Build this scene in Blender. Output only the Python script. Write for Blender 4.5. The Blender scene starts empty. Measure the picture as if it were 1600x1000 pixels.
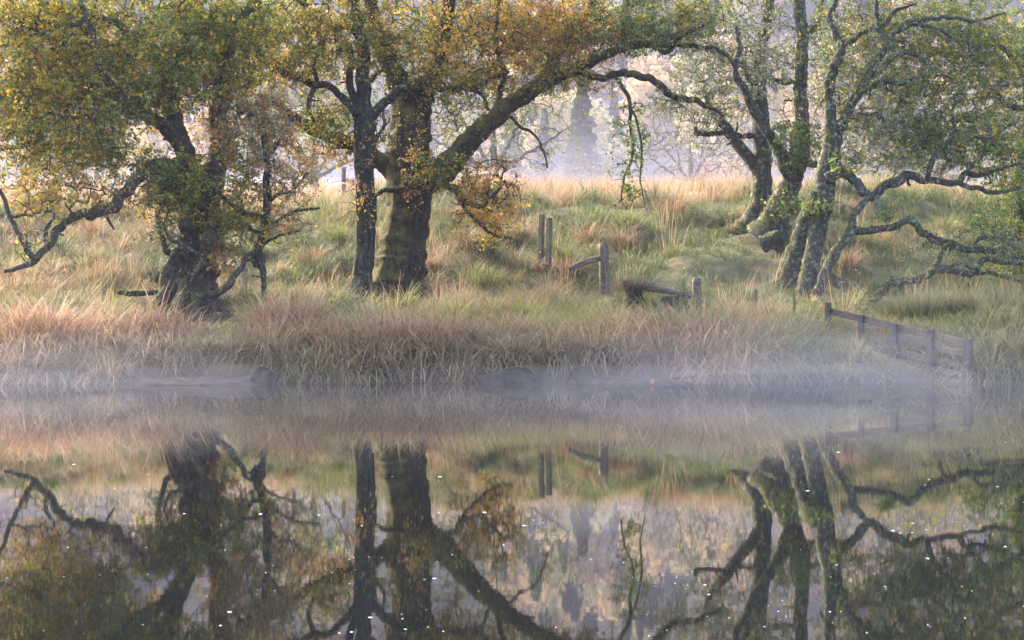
import bpy, math, random
import numpy as np
from mathutils import Vector, noise as mnoise

# ------------------------------------------------------------------ camera, world, sun, exposure
F, H, YH = 2800.0, 1.02, 470.0          # focal length in 1600-px pixels, camera height, horizon row
scene = bpy.context.scene
COL = scene.collection
cam_d = bpy.data.cameras.new("camera")
cam_d.sensor_width = 36.0
cam_d.lens = 36.0 * F / 1600.0
cam_d.shift_y = -(500.0 - YH) / 1600.0
cam_d.clip_start = 0.1
cam_d.clip_end = 3000.0
cam = bpy.data.objects.new("camera", cam_d)
cam.location = (0, 0, H)
cam.rotation_euler = (math.radians(90), 0, 0)
COL.objects.link(cam)
scene.camera = cam

SUN_EL, SUN_AZ = math.radians(28), math.radians(-42)      # azimuth from +Y, clockwise positive
world = bpy.data.worlds.new("World")
scene.world = world
world.use_nodes = True
wn = world.node_tree
sky = wn.nodes.new("ShaderNodeTexSky")
sky.sky_type = 'NISHITA'
sky.sun_disc = False
sky.sun_elevation = SUN_EL
sky.sun_rotation = SUN_AZ
sky.air_density = 1.0
sky.dust_density = 3.0
wn.links.new(sky.outputs[0], wn.nodes["Background"].inputs[0])
wn.nodes["Background"].inputs[1].default_value = 0.15

sun_d = bpy.data.lights.new("sun", 'SUN')
sun_d.energy = 2.2
sun_d.angle = math.radians(14)
sun_d.color = (1.0, 0.90, 0.80)
sun = bpy.data.objects.new("sun", sun_d)
sdir = Vector((math.sin(SUN_AZ) * math.cos(SUN_EL), math.cos(SUN_AZ) * math.cos(SUN_EL), math.sin(SUN_EL)))
sun.rotation_euler = sdir.to_track_quat('Z', 'Y').to_euler()
sun.location = (-20, 40, 30)
COL.objects.link(sun)

scene.view_settings.view_transform = 'Standard'
scene.view_settings.look = 'None'
scene.view_settings.exposure = 2.38
scene.view_settings.gamma = 1.0
scene.view_settings.use_curve_mapping = False
cy = scene.cycles
cy.max_bounces = 6
cy.diffuse_bounces = 2
cy.glossy_bounces = 3
cy.transmission_bounces = 3
cy.volume_bounces = 1
cy.transparent_max_bounces = 6
cy.caustics_reflective = False
cy.caustics_refractive = False
cy.sample_clamp_indirect = 4.0
cy.use_denoising = True

rng = np.random.default_rng(11)
random.seed(5)


def P(x, y, D):
    """a point that the photograph shows at pixel (x, y), D metres out"""
    return np.array([(x - 800.0) / F * D, D, H - (y - YH) / F * D])


# ------------------------------------------------------------------ mesh helpers
def mesh_data(name, V, polys, mats, col=None, smooth=True):
    """polys: list of int arrays (n, k)"""
    V = np.asarray(V, dtype=np.float32)
    me = bpy.data.meshes.new(name)
    loops, starts, off = [], [], 0
    for p in polys:
        p = np.asarray(p, dtype=np.int32)
        if len(p) == 0:
            continue
        n, k = p.shape
        loops.append(p.ravel())
        starts.append(off + np.arange(n, dtype=np.int32) * k)
        off += n * k
    loops = np.concatenate(loops)
    starts = np.concatenate(starts)
    me.vertices.add(len(V))
    me.vertices.foreach_set("co", V.ravel())
    me.loops.add(len(loops))
    me.loops.foreach_set("vertex_index", loops)
    me.polygons.add(len(starts))
    me.polygons.foreach_set("loop_start", starts)
    me.polygons.foreach_set("use_smooth", np.full(len(starts), smooth, dtype=bool))
    if col is not None:
        a = me.attributes.new("col", 'FLOAT_COLOR', 'POINT')
        c = np.ones((len(V), 4), dtype=np.float32)
        c[:, :3] = col
        a.data.foreach_set("color", c.ravel())
    me.update()
    for m in (mats if isinstance(mats, (list, tuple)) else [mats]):
        me.materials.append(m)
    return me


def link(name, me, parent=None, loc=None):
    o = bpy.data.objects.new(name, me)
    COL.objects.link(o)
    if loc is not None:
        o.location = tuple(float(v) for v in loc)
    if parent is not None:
        o.parent = parent
    return o


def tag(o, label=None, cat=None, group=None, kind=None):
    if label: o["label"] = label
    if cat: o["category"] = cat
    if group: o["group"] = group
    if kind: o["kind"] = kind
    return o


def empty(name, loc, label, cat, group=None):
    o = link(name, None, None, loc)
    o.empty_display_size = 0.2
    return tag(o, label, cat, group)


def vnoise2(x, y, seed=0):
    """smooth lattice value noise, -1..1, vectorised"""
    r = np.random.default_rng(seed).uniform(-1, 1, (64, 64))
    xi, yi = np.floor(x).astype(int), np.floor(y).astype(int)
    fx, fy = x - xi, y - yi
    fx, fy = fx * fx * (3 - 2 * fx), fy * fy * (3 - 2 * fy)
    g = lambda a, b: r[a % 64, b % 64]
    return ((g(xi, yi) * (1 - fx) + g(xi + 1, yi) * fx) * (1 - fy)
            + (g(xi, yi + 1) * (1 - fx) + g(xi + 1, yi + 1) * fx) * fy)


def spline(pts, n):
    """Catmull-Rom through rows of pts, n samples"""
    pts = np.asarray(pts, float)
    if len(pts) == 2:
        t = np.linspace(0, 1, n)[:, None]
        return pts[0] * (1 - t) + pts[1] * t
    q = np.vstack([2 * pts[0] - pts[1], pts, 2 * pts[-1] - pts[-2]])
    s = np.linspace(0, len(pts) - 1 - 1e-6, n)
    i = s.astype(int)
    t = (s - i)[:, None]
    a, b, c, d = q[i], q[i + 1], q[i + 2], q[i + 3]
    return 0.5 * (2 * b + (c - a) * t + (2 * a - 5 * b + 4 * c - d) * t ** 2 + (3 * b - a - 3 * c + d) * t ** 3)


def tube(path, rad, sides, rough=0.0, seed=0.0, flare=None, zs=1.0):
    """one skin round a path; rough = relative radius noise; flare = f(ring index, theta) radius factor"""
    path = np.asarray(path, float)
    n = len(path)
    T = np.gradient(path, axis=0)
    T /= np.linalg.norm(T, axis=1)[:, None] + 1e-9
    ref = np.array([0.0, 1.0, 0.0]) if abs(T[0][1]) < 0.9 else np.array([1.0, 0, 0])
    U = np.zeros_like(path)
    u = ref - T[0] * ref.dot(T[0])
    for i in range(n):
        u = u - T[i] * u.dot(T[i])
        u /= np.linalg.norm(u) + 1e-9
        U[i] = u
    W = np.cross(T, U)
    th = np.linspace(0, 2 * np.pi, sides, endpoint=False)
    V = np.zeros((n, sides, 3))
    for i in range(n):
        ring = np.cos(th)[:, None] * U[i] + np.sin(th)[:, None] * W[i]
        r = np.full(sides, rad[i])
        if flare is not None:
            r = r * flare(i / (n - 1), th)
        if rough:
            base = path[i]
            for k in range(sides):
                q = (base + ring[k] * rad[i]) * np.array([1, 1, zs])
                sc = 1.0 / max(rad[i], 0.02)
                r[k] *= 1 + rough * (mnoise.noise(Vector(q * sc * 0.8) + Vector((seed, 0, 0)))
                                     + 0.5 * mnoise.noise(Vector(q * sc * 2.1) + Vector((0, seed, 0))))
        V[i] = base_ring(path[i], ring, r)
    V = V.reshape(-1, 3)
    i = np.arange(n - 1)[:, None] * sides
    k = np.arange(sides)[None, :]
    k2 = (k + 1) % sides
    quads = np.stack([i + k, i + k2, i + sides + k2, i + sides + k], axis=-1).reshape(-1, 4)
    V = np.vstack([V, path[0], path[-1]])
    c0, c1 = n * sides, n * sides + 1
    kk = np.arange(sides)
    t0 = np.stack([(kk + 1) % sides, kk, np.full(sides, c0)], 1)
    t1 = np.stack([(n - 1) * sides + kk, (n - 1) * sides + (kk + 1) % sides, np.full(sides, c1)], 1)
    return V, quads, np.vstack([t0, t1])


def base_ring(c, ring, r):
    return c + ring * r[:, None]


def merge(parts):
    """parts: list of (V, [poly arrays]) -> joined"""
    Vs, out, off = [], {}, 0
    for V, polys in parts:
        for p in polys:
            if len(p):
                out.setdefault(p.shape[1], []).append(np.asarray(p) + off)
        Vs.append(V)
        off += len(V)
    return np.vstack(Vs), [np.vstack(v) for v in out.values()]


# ------------------------------------------------------------------ materials
def new_mat(name):
    m = bpy.data.materials.new(name)
    m.use_nodes = True
    nt = m.node_tree
    nt.nodes.clear()
    out = nt.nodes.new("ShaderNodeOutputMaterial")
    return m, nt, out


def ramp(nt, fac, stops):
    r = nt.nodes.new("ShaderNodeValToRGB")
    e = r.color_ramp.elements
    while len(e) < len(stops):
        e.new(0.5)
    for el, (p, c) in zip(e, stops):
        el.position = p
        el.color = (*c, 1) if len(c) == 3 else c
    nt.links.new(fac, r.inputs[0])
    return r.outputs[0]


def noise_tex(nt, vec, scale, detail=4, rough=0.6, dist=0.0):
    n = nt.nodes.new("ShaderNodeTexNoise")
    n.inputs["Scale"].default_value = scale
    n.inputs["Detail"].default_value = detail
    n.inputs["Roughness"].default_value = rough
    n.inputs["Distortion"].default_value = dist
    if vec is not None:
        nt.links.new(vec, n.inputs["Vector"])
    return n.outputs[0]


def mapping(nt, vec, scale):
    m = nt.nodes.new("ShaderNodeMapping")
    m.inputs["Scale"].default_value = scale
    nt.links.new(vec, m.inputs["Vector"])
    return m.outputs[0]


def mixc(nt, fac, a, b):
    m = nt.nodes.new("ShaderNodeMix")
    m.data_type = 'RGBA'
    for s, v in ((m.inputs[0], fac), (m.inputs[6], a), (m.inputs[7], b)):
        if hasattr(v, "links"):
            nt.links.new(v, s)
        elif isinstance(v, tuple):
            s.default_value = (*v, 1)
        else:
            s.default_value = v
    return m.outputs[2]


def math_n(nt, op, a, b=0.0, clamp=False):
    m = nt.nodes.new("ShaderNodeMath")
    m.operation = op
    m.use_clamp = clamp
    for s, v in ((m.inputs[0], a), (m.inputs[1], b)):
        if hasattr(v, "links"):
            nt.links.new(v, s)
        else:
            s.default_value = v
    return m.outputs[0]


def bark_mat(name, dark, light, lichen=0.5, moss=0.5, lichcol=(0.30, 0.32, 0.25), mosscol=(0.11, 0.105, 0.02)):
    m, nt, out = new_mat(name)
    tc = nt.nodes.new("ShaderNodeTexCoord").outputs["Object"]
    geo = nt.nodes.new("ShaderNodeNewGeometry")
    fiss = noise_tex(nt, mapping(nt, tc, (17, 17, 4)), 1.0, 6, 0.68, 0.9)
    base = ramp(nt, fiss, [(0.36, dark), (0.64, light)])
    big = noise_tex(nt, tc, 1.6, 3, 0.6)
    base = mixc(nt, ramp(nt, big, [(0.4, (0, 0, 0)), (0.65, (0.55, 0.55, 0.55))]), base, dark)
    sx = nt.nodes.new("ShaderNodeSeparateXYZ")
    nt.links.new(geo.outputs["Normal"], sx.inputs[0])
    # moss on the upper side and where the noise says
    mn = noise_tex(nt, tc, 3.5, 4, 0.65)
    up = math_n(nt, 'MULTIPLY', sx.outputs[2], 0.22)
    lf = math_n(nt, 'MULTIPLY', sx.outputs[0], -0.16)
    mf = math_n(nt, 'ADD', math_n(nt, 'ADD', mn, up), lf)
    mfac = ramp(nt, mf, [(0.66 - 0.22 * moss, (0, 0, 0)), (0.80 - 0.18 * moss, (0.9, 0.9, 0.9))])
    mc = mixc(nt, noise_tex(nt, tc, 40, 2), mosscol, (mosscol[0] * 0.45, mosscol[1] * 0.5, mosscol[2] * 0.6))
    base = mixc(nt, mfac, base, mc)
    ln = noise_tex(nt, tc, 11, 5, 0.72, 0.4)
    lfac = ramp(nt, ln, [(0.66 - 0.16 * lichen, (0, 0, 0)), (0.72 - 0.15 * lichen, (0.85, 0.85, 0.85))])
    base = mixc(nt, lfac, base, lichcol)
    bs = nt.nodes.new("ShaderNodeBsdfPrincipled")
    nt.links.new(base, bs.inputs["Base Color"])
    bs.inputs["Roughness"].default_value = 0.9
    bs.inputs["Specular IOR Level"].default_value = 0.2
    bp = nt.nodes.new("ShaderNodeBump")
    bp.inputs["Strength"].default_value = 1.0
    bp.inputs["Distance"].default_value = 0.06
    hsum = math_n(nt, 'ADD', fiss, math_n(nt, 'MULTIPLY', ln, 0.6))
    nt.links.new(hsum, bp.inputs["Height"])
    nt.links.new(bp.outputs[0], bs.inputs["Normal"])
    nt.links.new(bs.outputs[0], out.inputs[0])
    return m


def foliage_mat(name, trans=0.4, spec=0.25, rough=0.55):
    m, nt, out = new_mat(name)
    at = nt.nodes.new("ShaderNodeAttribute")
    at.attribute_name = "col"
    bs = nt.nodes.new("ShaderNodeBsdfPrincipled")
    bs.inputs["Roughness"].default_value = rough
    bs.inputs["Specular IOR Level"].default_value = spec
    nt.links.new(at.outputs["Color"], bs.inputs["Base Color"])
    tr = nt.nodes.new("ShaderNodeBsdfTranslucent")
    nt.links.new(at.outputs["Color"], tr.inputs[0])
    mx = nt.nodes.new("ShaderNodeMixShader")
    mx.inputs[0].default_value = trans
    nt.links.new(bs.outputs[0], mx.inputs[1])
    nt.links.new(tr.outputs[0], mx.inputs[2])
    nt.links.new(mx.outputs[0], out.inputs[0])
    return m


def wood_mat(name, a, b, lich=(0.30, 0.31, 0.25)):
    m, nt, out = new_mat(name)
    tc = nt.nodes.new("ShaderNodeTexCoord").outputs["Object"]
    n1 = noise_tex(nt, mapping(nt, tc, (4, 30, 30)), 1.0, 5, 0.6, 0.3)
    n2 = noise_tex(nt, mapping(nt, tc, (30, 30, 4)), 1.0, 5, 0.6, 0.3)
    c = ramp(nt, math_n(nt, 'MULTIPLY', math_n(nt, 'ADD', n1, n2), 0.5), [(0.35, a), (0.62, b)])
    c = mixc(nt, ramp(nt, noise_tex(nt, tc, 9, 4, 0.7), [(0.56, (0, 0, 0)), (0.68, (0.6, 0.6, 0.6))]), c, lich)
    bs = nt.nodes.new("ShaderNodeBsdfPrincipled")
    nt.links.new(c, bs.inputs["Base Color"])
    bs.inputs["Roughness"].default_value = 0.9
    bp = nt.nodes.new("ShaderNodeBump")
    bp.inputs["Strength"].default_value = 0.6
    bp.inputs["Distance"].default_value = 0.01
    nt.links.new(n1, bp.inputs["Height"])
    nt.links.new(bp.outputs[0], bs.inputs["Normal"])
    nt.links.new(bs.outputs[0], out.inputs[0])
    return m


def earth_mat(name, a, b, rough=0.85, scale=6, bump=0.03):
    m, nt, out = new_mat(name)
    tc = nt.nodes.new("ShaderNodeTexCoord").outputs["Object"]
    n = noise_tex(nt, tc, scale, 6, 0.65)
    c = ramp(nt, n, [(0.35, a), (0.65, b)])
    bs = nt.nodes.new("ShaderNodeBsdfPrincipled")
    nt.links.new(c, bs.inputs["Base Color"])
    bs.inputs["Roughness"].default_value = rough
    bs.inputs["Specular IOR Level"].default_value = 0.0
    bp = nt.nodes.new("ShaderNodeBump")
    bp.inputs["Strength"].default_value = 0.8
    bp.inputs["Distance"].default_value = bump
    nt.links.new(n, bp.inputs["Height"])
    nt.links.new(bp.outputs[0], bs.inputs["Normal"])
    nt.links.new(bs.outputs[0], out.inputs[0])
    return m


M_LEAF = foliage_mat("leaf", 0.5)
M_GRASS = foliage_mat("grass_blade", 0.35, 0.2, 0.6)
M_LICHEN = foliage_mat("lichen_tuft", 0.25, 0.05, 0.9)
M_BARK_OLD = bark_mat("bark_old", (0.030, 0.023, 0.020), (0.185, 0.145, 0.122), 0.35, 0.3)
M_BARK_BIRCH = bark_mat("bark_birch", (0.014, 0.013, 0.012), (0.10, 0.095, 0.09), 0.42, 0.4, (0.24, 0.25, 0.22))
M_BARK_MOSS = bark_mat("bark_mossy", (0.014, 0.011, 0.009), (0.11, 0.083, 0.062), 0.35, 0.75, (0.30, 0.32, 0.25), (0.20, 0.165, 0.035))
M_BARK_GREY = bark_mat("bark_grey", (0.03, 0.028, 0.026), (0.15, 0.14, 0.125), 0.75, 0.6)
M_BARK_FAR = bark_mat("bark_far", (0.05, 0.045, 0.04), (0.16, 0.15, 0.13), 0.5, 0.3)
M_TWIG = bark_mat("bark_twig", (0.025, 0.02, 0.018), (0.11, 0.095, 0.08), 0.45, 0.4)
M_TWIG_GREY = bark_mat("bark_twig_grey", (0.04, 0.038, 0.034), (0.16, 0.15, 0.13), 0.75, 0.5)
M_POST = wood_mat("weathered_wood", (0.05, 0.04, 0.032), (0.20, 0.155, 0.12), (0.25, 0.24, 0.19))
M_RAIL = wood_mat("wet_grey_wood", (0.03, 0.026, 0.024), (0.12, 0.10, 0.09), (0.17, 0.17, 0.14))
M_LOG = bark_mat("rotten_log", (0.015, 0.012, 0.010), (0.09, 0.07, 0.055), 0.4, 0.3)
M_ROCK = earth_mat("wet_stone", (0.012, 0.011, 0.011), (0.075, 0.068, 0.066), 0.85, 7)
M_MUD = earth_mat("wet_mud", (0.024, 0.020, 0.018), (0.085, 0.07, 0.062), 0.85, 9)

# ------------------------------------------------------------------ ground
PROF_Y = [-60, 15, 20.6, 21.6, 22.0, 22.5, 23.5, 26, 28.5, 31, 33, 36, 40, 42, 46, 60, 75, 100, 122, 150, 220, 280, 420]
PROF_C = [-1.2, -1.0, -0.5, -0.12, 0.03, 0.20, 0.36, 0.60, 0.80, 1.05, 1.72, 2.45, 3.15, 3.33, 3.58, 4.5, 5.5, 6.6, 9.8, 20, 48, 58, 60]
PROF_L = [-1.2, -1.0, -0.5, -0.12, 0.03, 0.20, 0.36, 0.60, 0.80, 1.02, 1.35, 2.05, 2.75, 2.98, 3.25, 4.3, 5.5, 6.6, 9.8, 20, 48, 58, 60]


def shore(x):
    """how far the water's edge runs out or back from 22 m at x"""
    return 0.36 * vnoise2(x * 0.45 + 7.3, x * 0 + 3.1, 3) + 0.24 * vnoise2(x * 1.5 + 1.0, x * 0 + 9.7, 4) + 0.10 * vnoise2(x * 4.1, x * 0 + 5.5, 25) + 1.15 * np.exp(-((x - 5.25) / 0.62) ** 4)


def ground(x, y):
    x = np.asarray(x, float)
    y = np.asarray(y, float)
    w = np.exp(-np.clip((y - 22) / 6.0, 0, None) ** 2)
    ye = y - shore(x) * w
    ptx = 800 + x / np.maximum(y, 1) * F
    k = np.clip((ptx - 380) / 350, 0, 1)
    k = k * k * (3 - 2 * k) * (1 - 0.7 * np.clip((ptx - 1300) / 250, 0, 1))
    z = np.interp(ye, PROF_Y, PROF_C) * k + np.interp(ye, PROF_Y, PROF_L) * (1 - k)
    near = np.clip((y - 22.6) / 4, 0, 1)
    z = z + near * (0.16 * vnoise2(x * 0.5, y * 0.5, 1) + 0.15 * vnoise2(x * 1.25 + 3, y * 1.1, 2) + 0.05 * vnoise2(x * 2.6 + 3, y * 2.4, 22))
    crest = np.exp(-((y - 41.5) / 2.2) ** 2)
    z = z + crest * (0.28 * vnoise2(x * 0.7 + 11, y * 0.3, 23) + 0.15 * vnoise2(x * 2.1, y * 0.5, 24))
    for (px0, D0, rr, dz) in ((1065, 28.2, 1.0, -0.36), (1070, 26.2, 0.8, -0.14), (990, 29.2, 0.7, -0.15), (300, 27.6, 1.3, -0.16), (600, 30.4, 1.2, -0.10), (915, 30.9, 0.7, -0.12), (225, 28.0, 0.6, -0.12)):
        z = z + dz * np.exp(-(((x - (px0 - 800) / F * D0) / rr) ** 2 + ((y - D0) / 1.1) ** 2))
    far = np.clip((y - 105) / 50, 0, 1)
    z = z + far * (4 * vnoise2(x / 45.0, y / 45.0, 5) + 1.5 * vnoise2(x / 17.0, y / 17.0, 6))
    return z


ys = np.concatenate([np.linspace(-60, 19, 12), np.linspace(20, 46, 175), np.linspace(46.6, 100, 50), np.linspace(102, 420, 80)])
us = np.linspace(-1, 1, 191)
us = np.sign(us) * np.abs(us) ** 1.15
GX = us[None, :] * (np.clip(ys, 20, None) * 0.55 + 12)[:, None]
GY = np.repeat(ys[:, None], len(us), 1)
GZ = ground(GX, GY)
V = np.stack([GX, GY, GZ], -1).reshape(-1, 3)
nx = len(us)
i = (np.arange(len(ys) - 1)[:, None] * nx + np.arange(nx - 1)[None, :]).ravel()
quads = np.stack([i, i + 1, i + nx + 1, i + nx], 1)

m, nt, out = new_mat("ground_litter")
geo = nt.nodes.new("ShaderNodeNewGeometry")
pos = geo.outputs["Position"]
sx = nt.nodes.new("ShaderNodeSeparateXYZ")
nt.links.new(pos, sx.inputs[0])
litter = ramp(nt, noise_tex(nt, pos, 2.2, 5, 0.65), [(0.35, (0.075, 0.085, 0.03)), (0.52, (0.13, 0.115, 0.05)), (0.68, (0.24, 0.18, 0.10))])
mud = ramp(nt, noise_tex(nt, pos, 8, 4), [(0.35, (0.022, 0.018, 0.016)), (0.7, (0.07, 0.058, 0.05))])
field = ramp(nt, noise_tex(nt, mapping(nt, pos, (0.5, 0.12, 0.5)), 1.0, 5), [(0.35, (0.34, 0.25, 0.15)), (0.65, (0.50, 0.36, 0.24))])
heath = ramp(nt, noise_tex(nt, pos, 0.09, 6, 0.65), [(0.38, (0.05, 0.04, 0.05)), (0.5, (0.09, 0.07, 0.06)), (0.62, (0.16, 0.13, 0.08))])
c = mixc(nt, ramp(nt, math_n(nt, 'MULTIPLY', sx.outputs[2], 2.0), [(0.16, (1, 1, 1)), (0.45, (0, 0, 0))]), litter, mud)
c = mixc(nt, ramp(nt, math_n(nt, 'DIVIDE', sx.outputs[1], 100.0), [(0.395, (0, 0, 0)), (0.43, (1, 1, 1))]), c, field)
c = mixc(nt, ramp(nt, math_n(nt, 'DIVIDE', sx.outputs[1], 300.0), [(0.34, (0, 0, 0)), (0.39, (1, 1, 1))]), c, heath)
bs = nt.nodes.new("ShaderNodeBsdfPrincipled")
nt.links.new(c, bs.inputs["Base Color"])
bs.inputs["Roughness"].default_value = 0.95
bp = nt.nodes.new("ShaderNodeBump")
bp.inputs["Strength"].default_value = 0.7
bp.inputs["Distance"].default_value = 0.08
nt.links.new(noise_tex(nt, pos, 9, 5, 0.7), bp.inputs["Height"])
nt.links.new(bp.outputs[0], bs.inputs["Normal"])
nt.links.new(bs.outputs[0], out.inputs[0])
g = link("ground", mesh_data("ground", V, [quads], m))
tag(g, "grassy river bank rising to a pale field and hazy hillside", "ground", kind="structure")

# ------------------------------------------------------------------ water
m, nt, out = new_mat("river_water")
geo = nt.nodes.new("ShaderNodeNewGeometry")
pos = geo.outputs["Position"]
bs = nt.nodes.new("ShaderNodeBsdfPrincipled")
bs.inputs["Base Color"].default_value = (0.010, 0.011, 0.010, 1)
bs.inputs["Roughness"].default_value = 0.018
bs.inputs["IOR"].default_value = 1.5
w1 = noise_tex(nt, mapping(nt, pos, (0.9, 2.2, 1)), 1.0, 2, 0.5)
w2 = noise_tex(nt, mapping(nt, pos, (7, 16, 1)), 1.0, 2, 0.5)
hh = math_n(nt, 'ADD', math_n(nt, 'MULTIPLY', w1, 0.0004), math_n(nt, 'MULTIPLY', w2, 0.00012))
bp = nt.nodes.new("ShaderNodeBump")
bp.inputs["Strength"].default_value = 0.35
bp.inputs["Distance"].default_value = 1.0
nt.links.new(hh, bp.inputs["Height"])
nt.links.new(bp.outputs[0], bs.inputs["Normal"])
nt.links.new(bs.outputs[0], out.inputs[0])
wv = np.array([[-45, -50, 0], [45, -50, 0], [45, 24.5, 0], [-45, 24.5, 0]], float)
tag(link("water", mesh_data("water", wv, [np.array([[0, 1, 2, 3]])], m)), "still dark river surface mirroring the bank and trees", "water", kind="structure")


# ------------------------------------------------------------------ leaves, twigs, trees
def rand_unit(n):
    v = rng.normal(size=(n, 3))
    return v / (np.linalg.norm(v, axis=1)[:, None] + 1e-9)


def leaf_quads(C, size, up_bias=0.5, aspect=0.65):
    """diamond leaves round centres C"""
    n = len(C)
    nrm = rand_unit(n)
    nrm[:, 2] += up_bias
    nrm /= np.linalg.norm(nrm, axis=1)[:, None]
    d = rand_unit(n)
    d[:, 2] -= 0.4
    d -= nrm * (d * nrm).sum(1)[:, None]
    d /= np.linalg.norm(d, axis=1)[:, None] + 1e-9
    s = np.cross(nrm, d)
    L = (size * rng.uniform(0.45, 1.4, n))[:, None]
    W = L * aspect * rng.uniform(0.75, 1.2, n)[:, None]
    fold = nrm * L * 0.12
    V = np.stack([C - d * L * 0.5, C + s * W * 0.5 - d * L * 0.05 + fold, C + d * L * 0.5, C - s * W * 0.5 - d * L * 0.05 + fold], 1).reshape(-1, 3)
    q = np.arange(4 * n).reshape(-1, 4)
    return V, q


def pick_colors(pal, n, dom=None, dom_p=0.55, jitter=0.22):
    w = np.array([p[0] for p in pal], float)
    w /= w.sum()
    c = np.array([p[1] for p in pal], float)
    idx = rng.choice(len(pal), n, p=w)
    if dom is not None:
        keep = rng.random(n) < dom_p
        idx = np.where(keep, dom, idx)
    out = c[idx]
    return np.clip(out * (1 + rng.uniform(-jitter, jitter, (n, 1))) * (1 + rng.uniform(-0.08, 0.08, (n, 3))), 0.004, 0.8)


YEL = (0.62, 0.42, 0.05)
GOLD = (0.58, 0.32, 0.06)
OLIVE = (0.30, 0.29, 0.04)
OLIVED = (0.13, 0.14, 0.04)
GREEN = (0.12, 0.21, 0.06)
GREENB = (0.23, 0.31, 0.06)
ORANGE = (0.62, 0.28, 0.05)
RUST = (0.34, 0.17, 0.08)
PINKB = (0.48, 0.31, 0.19)
LICH = (0.34, 0.37, 0.27)
LICHD = (0.15, 0.17, 0.12)
PALE = (0.40, 0.36, 0.22)
PAL_A = [(3, OLIVE), (3, YEL), (2, OLIVED), (1, GOLD), (2, GREENB)]
PAL_A2 = [(4, OLIVE), (2, YEL), (3, OLIVED), (1, GREEN), (1, GREENB)]
PAL_OCH = [(2, GOLD), (2, OLIVE), (2, YEL), (2, RUST), (2, PINKB)]
PAL_PINK = [(3, PINKB), (2, RUST), (2, GOLD), (1, OLIVE), (1, LICH)]
PAL_C = [(4, OLIVE), (2, OLIVED), (2, YEL), (1, GREEN), (1, GOLD)]
PAL_ORG = [(3, OLIVE), (1.5, ORANGE), (2, YEL), (2, GOLD), (1, OLIVED)]
PAL_BUSH = [(5, ORANGE), (3, GOLD), (2, RUST), (1, YEL), (1, OLIVE)]
PAL_G = [(4, GREEN), (3, OLIVED), (2, GREENB), (1, OLIVE)]
PAL_GY = [(3, GREEN), (3, OLIVE), (2, GREENB), (2, OLIVED), (1, YEL)]
PAL_GREY = [(3, LICH), (3, LICHD), (2, OLIVED), (2, OLIVE), (1, PALE)]
PAL_GHOST = [(2, LICHD), (2, OLIVE), (1, PALE)]


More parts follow.
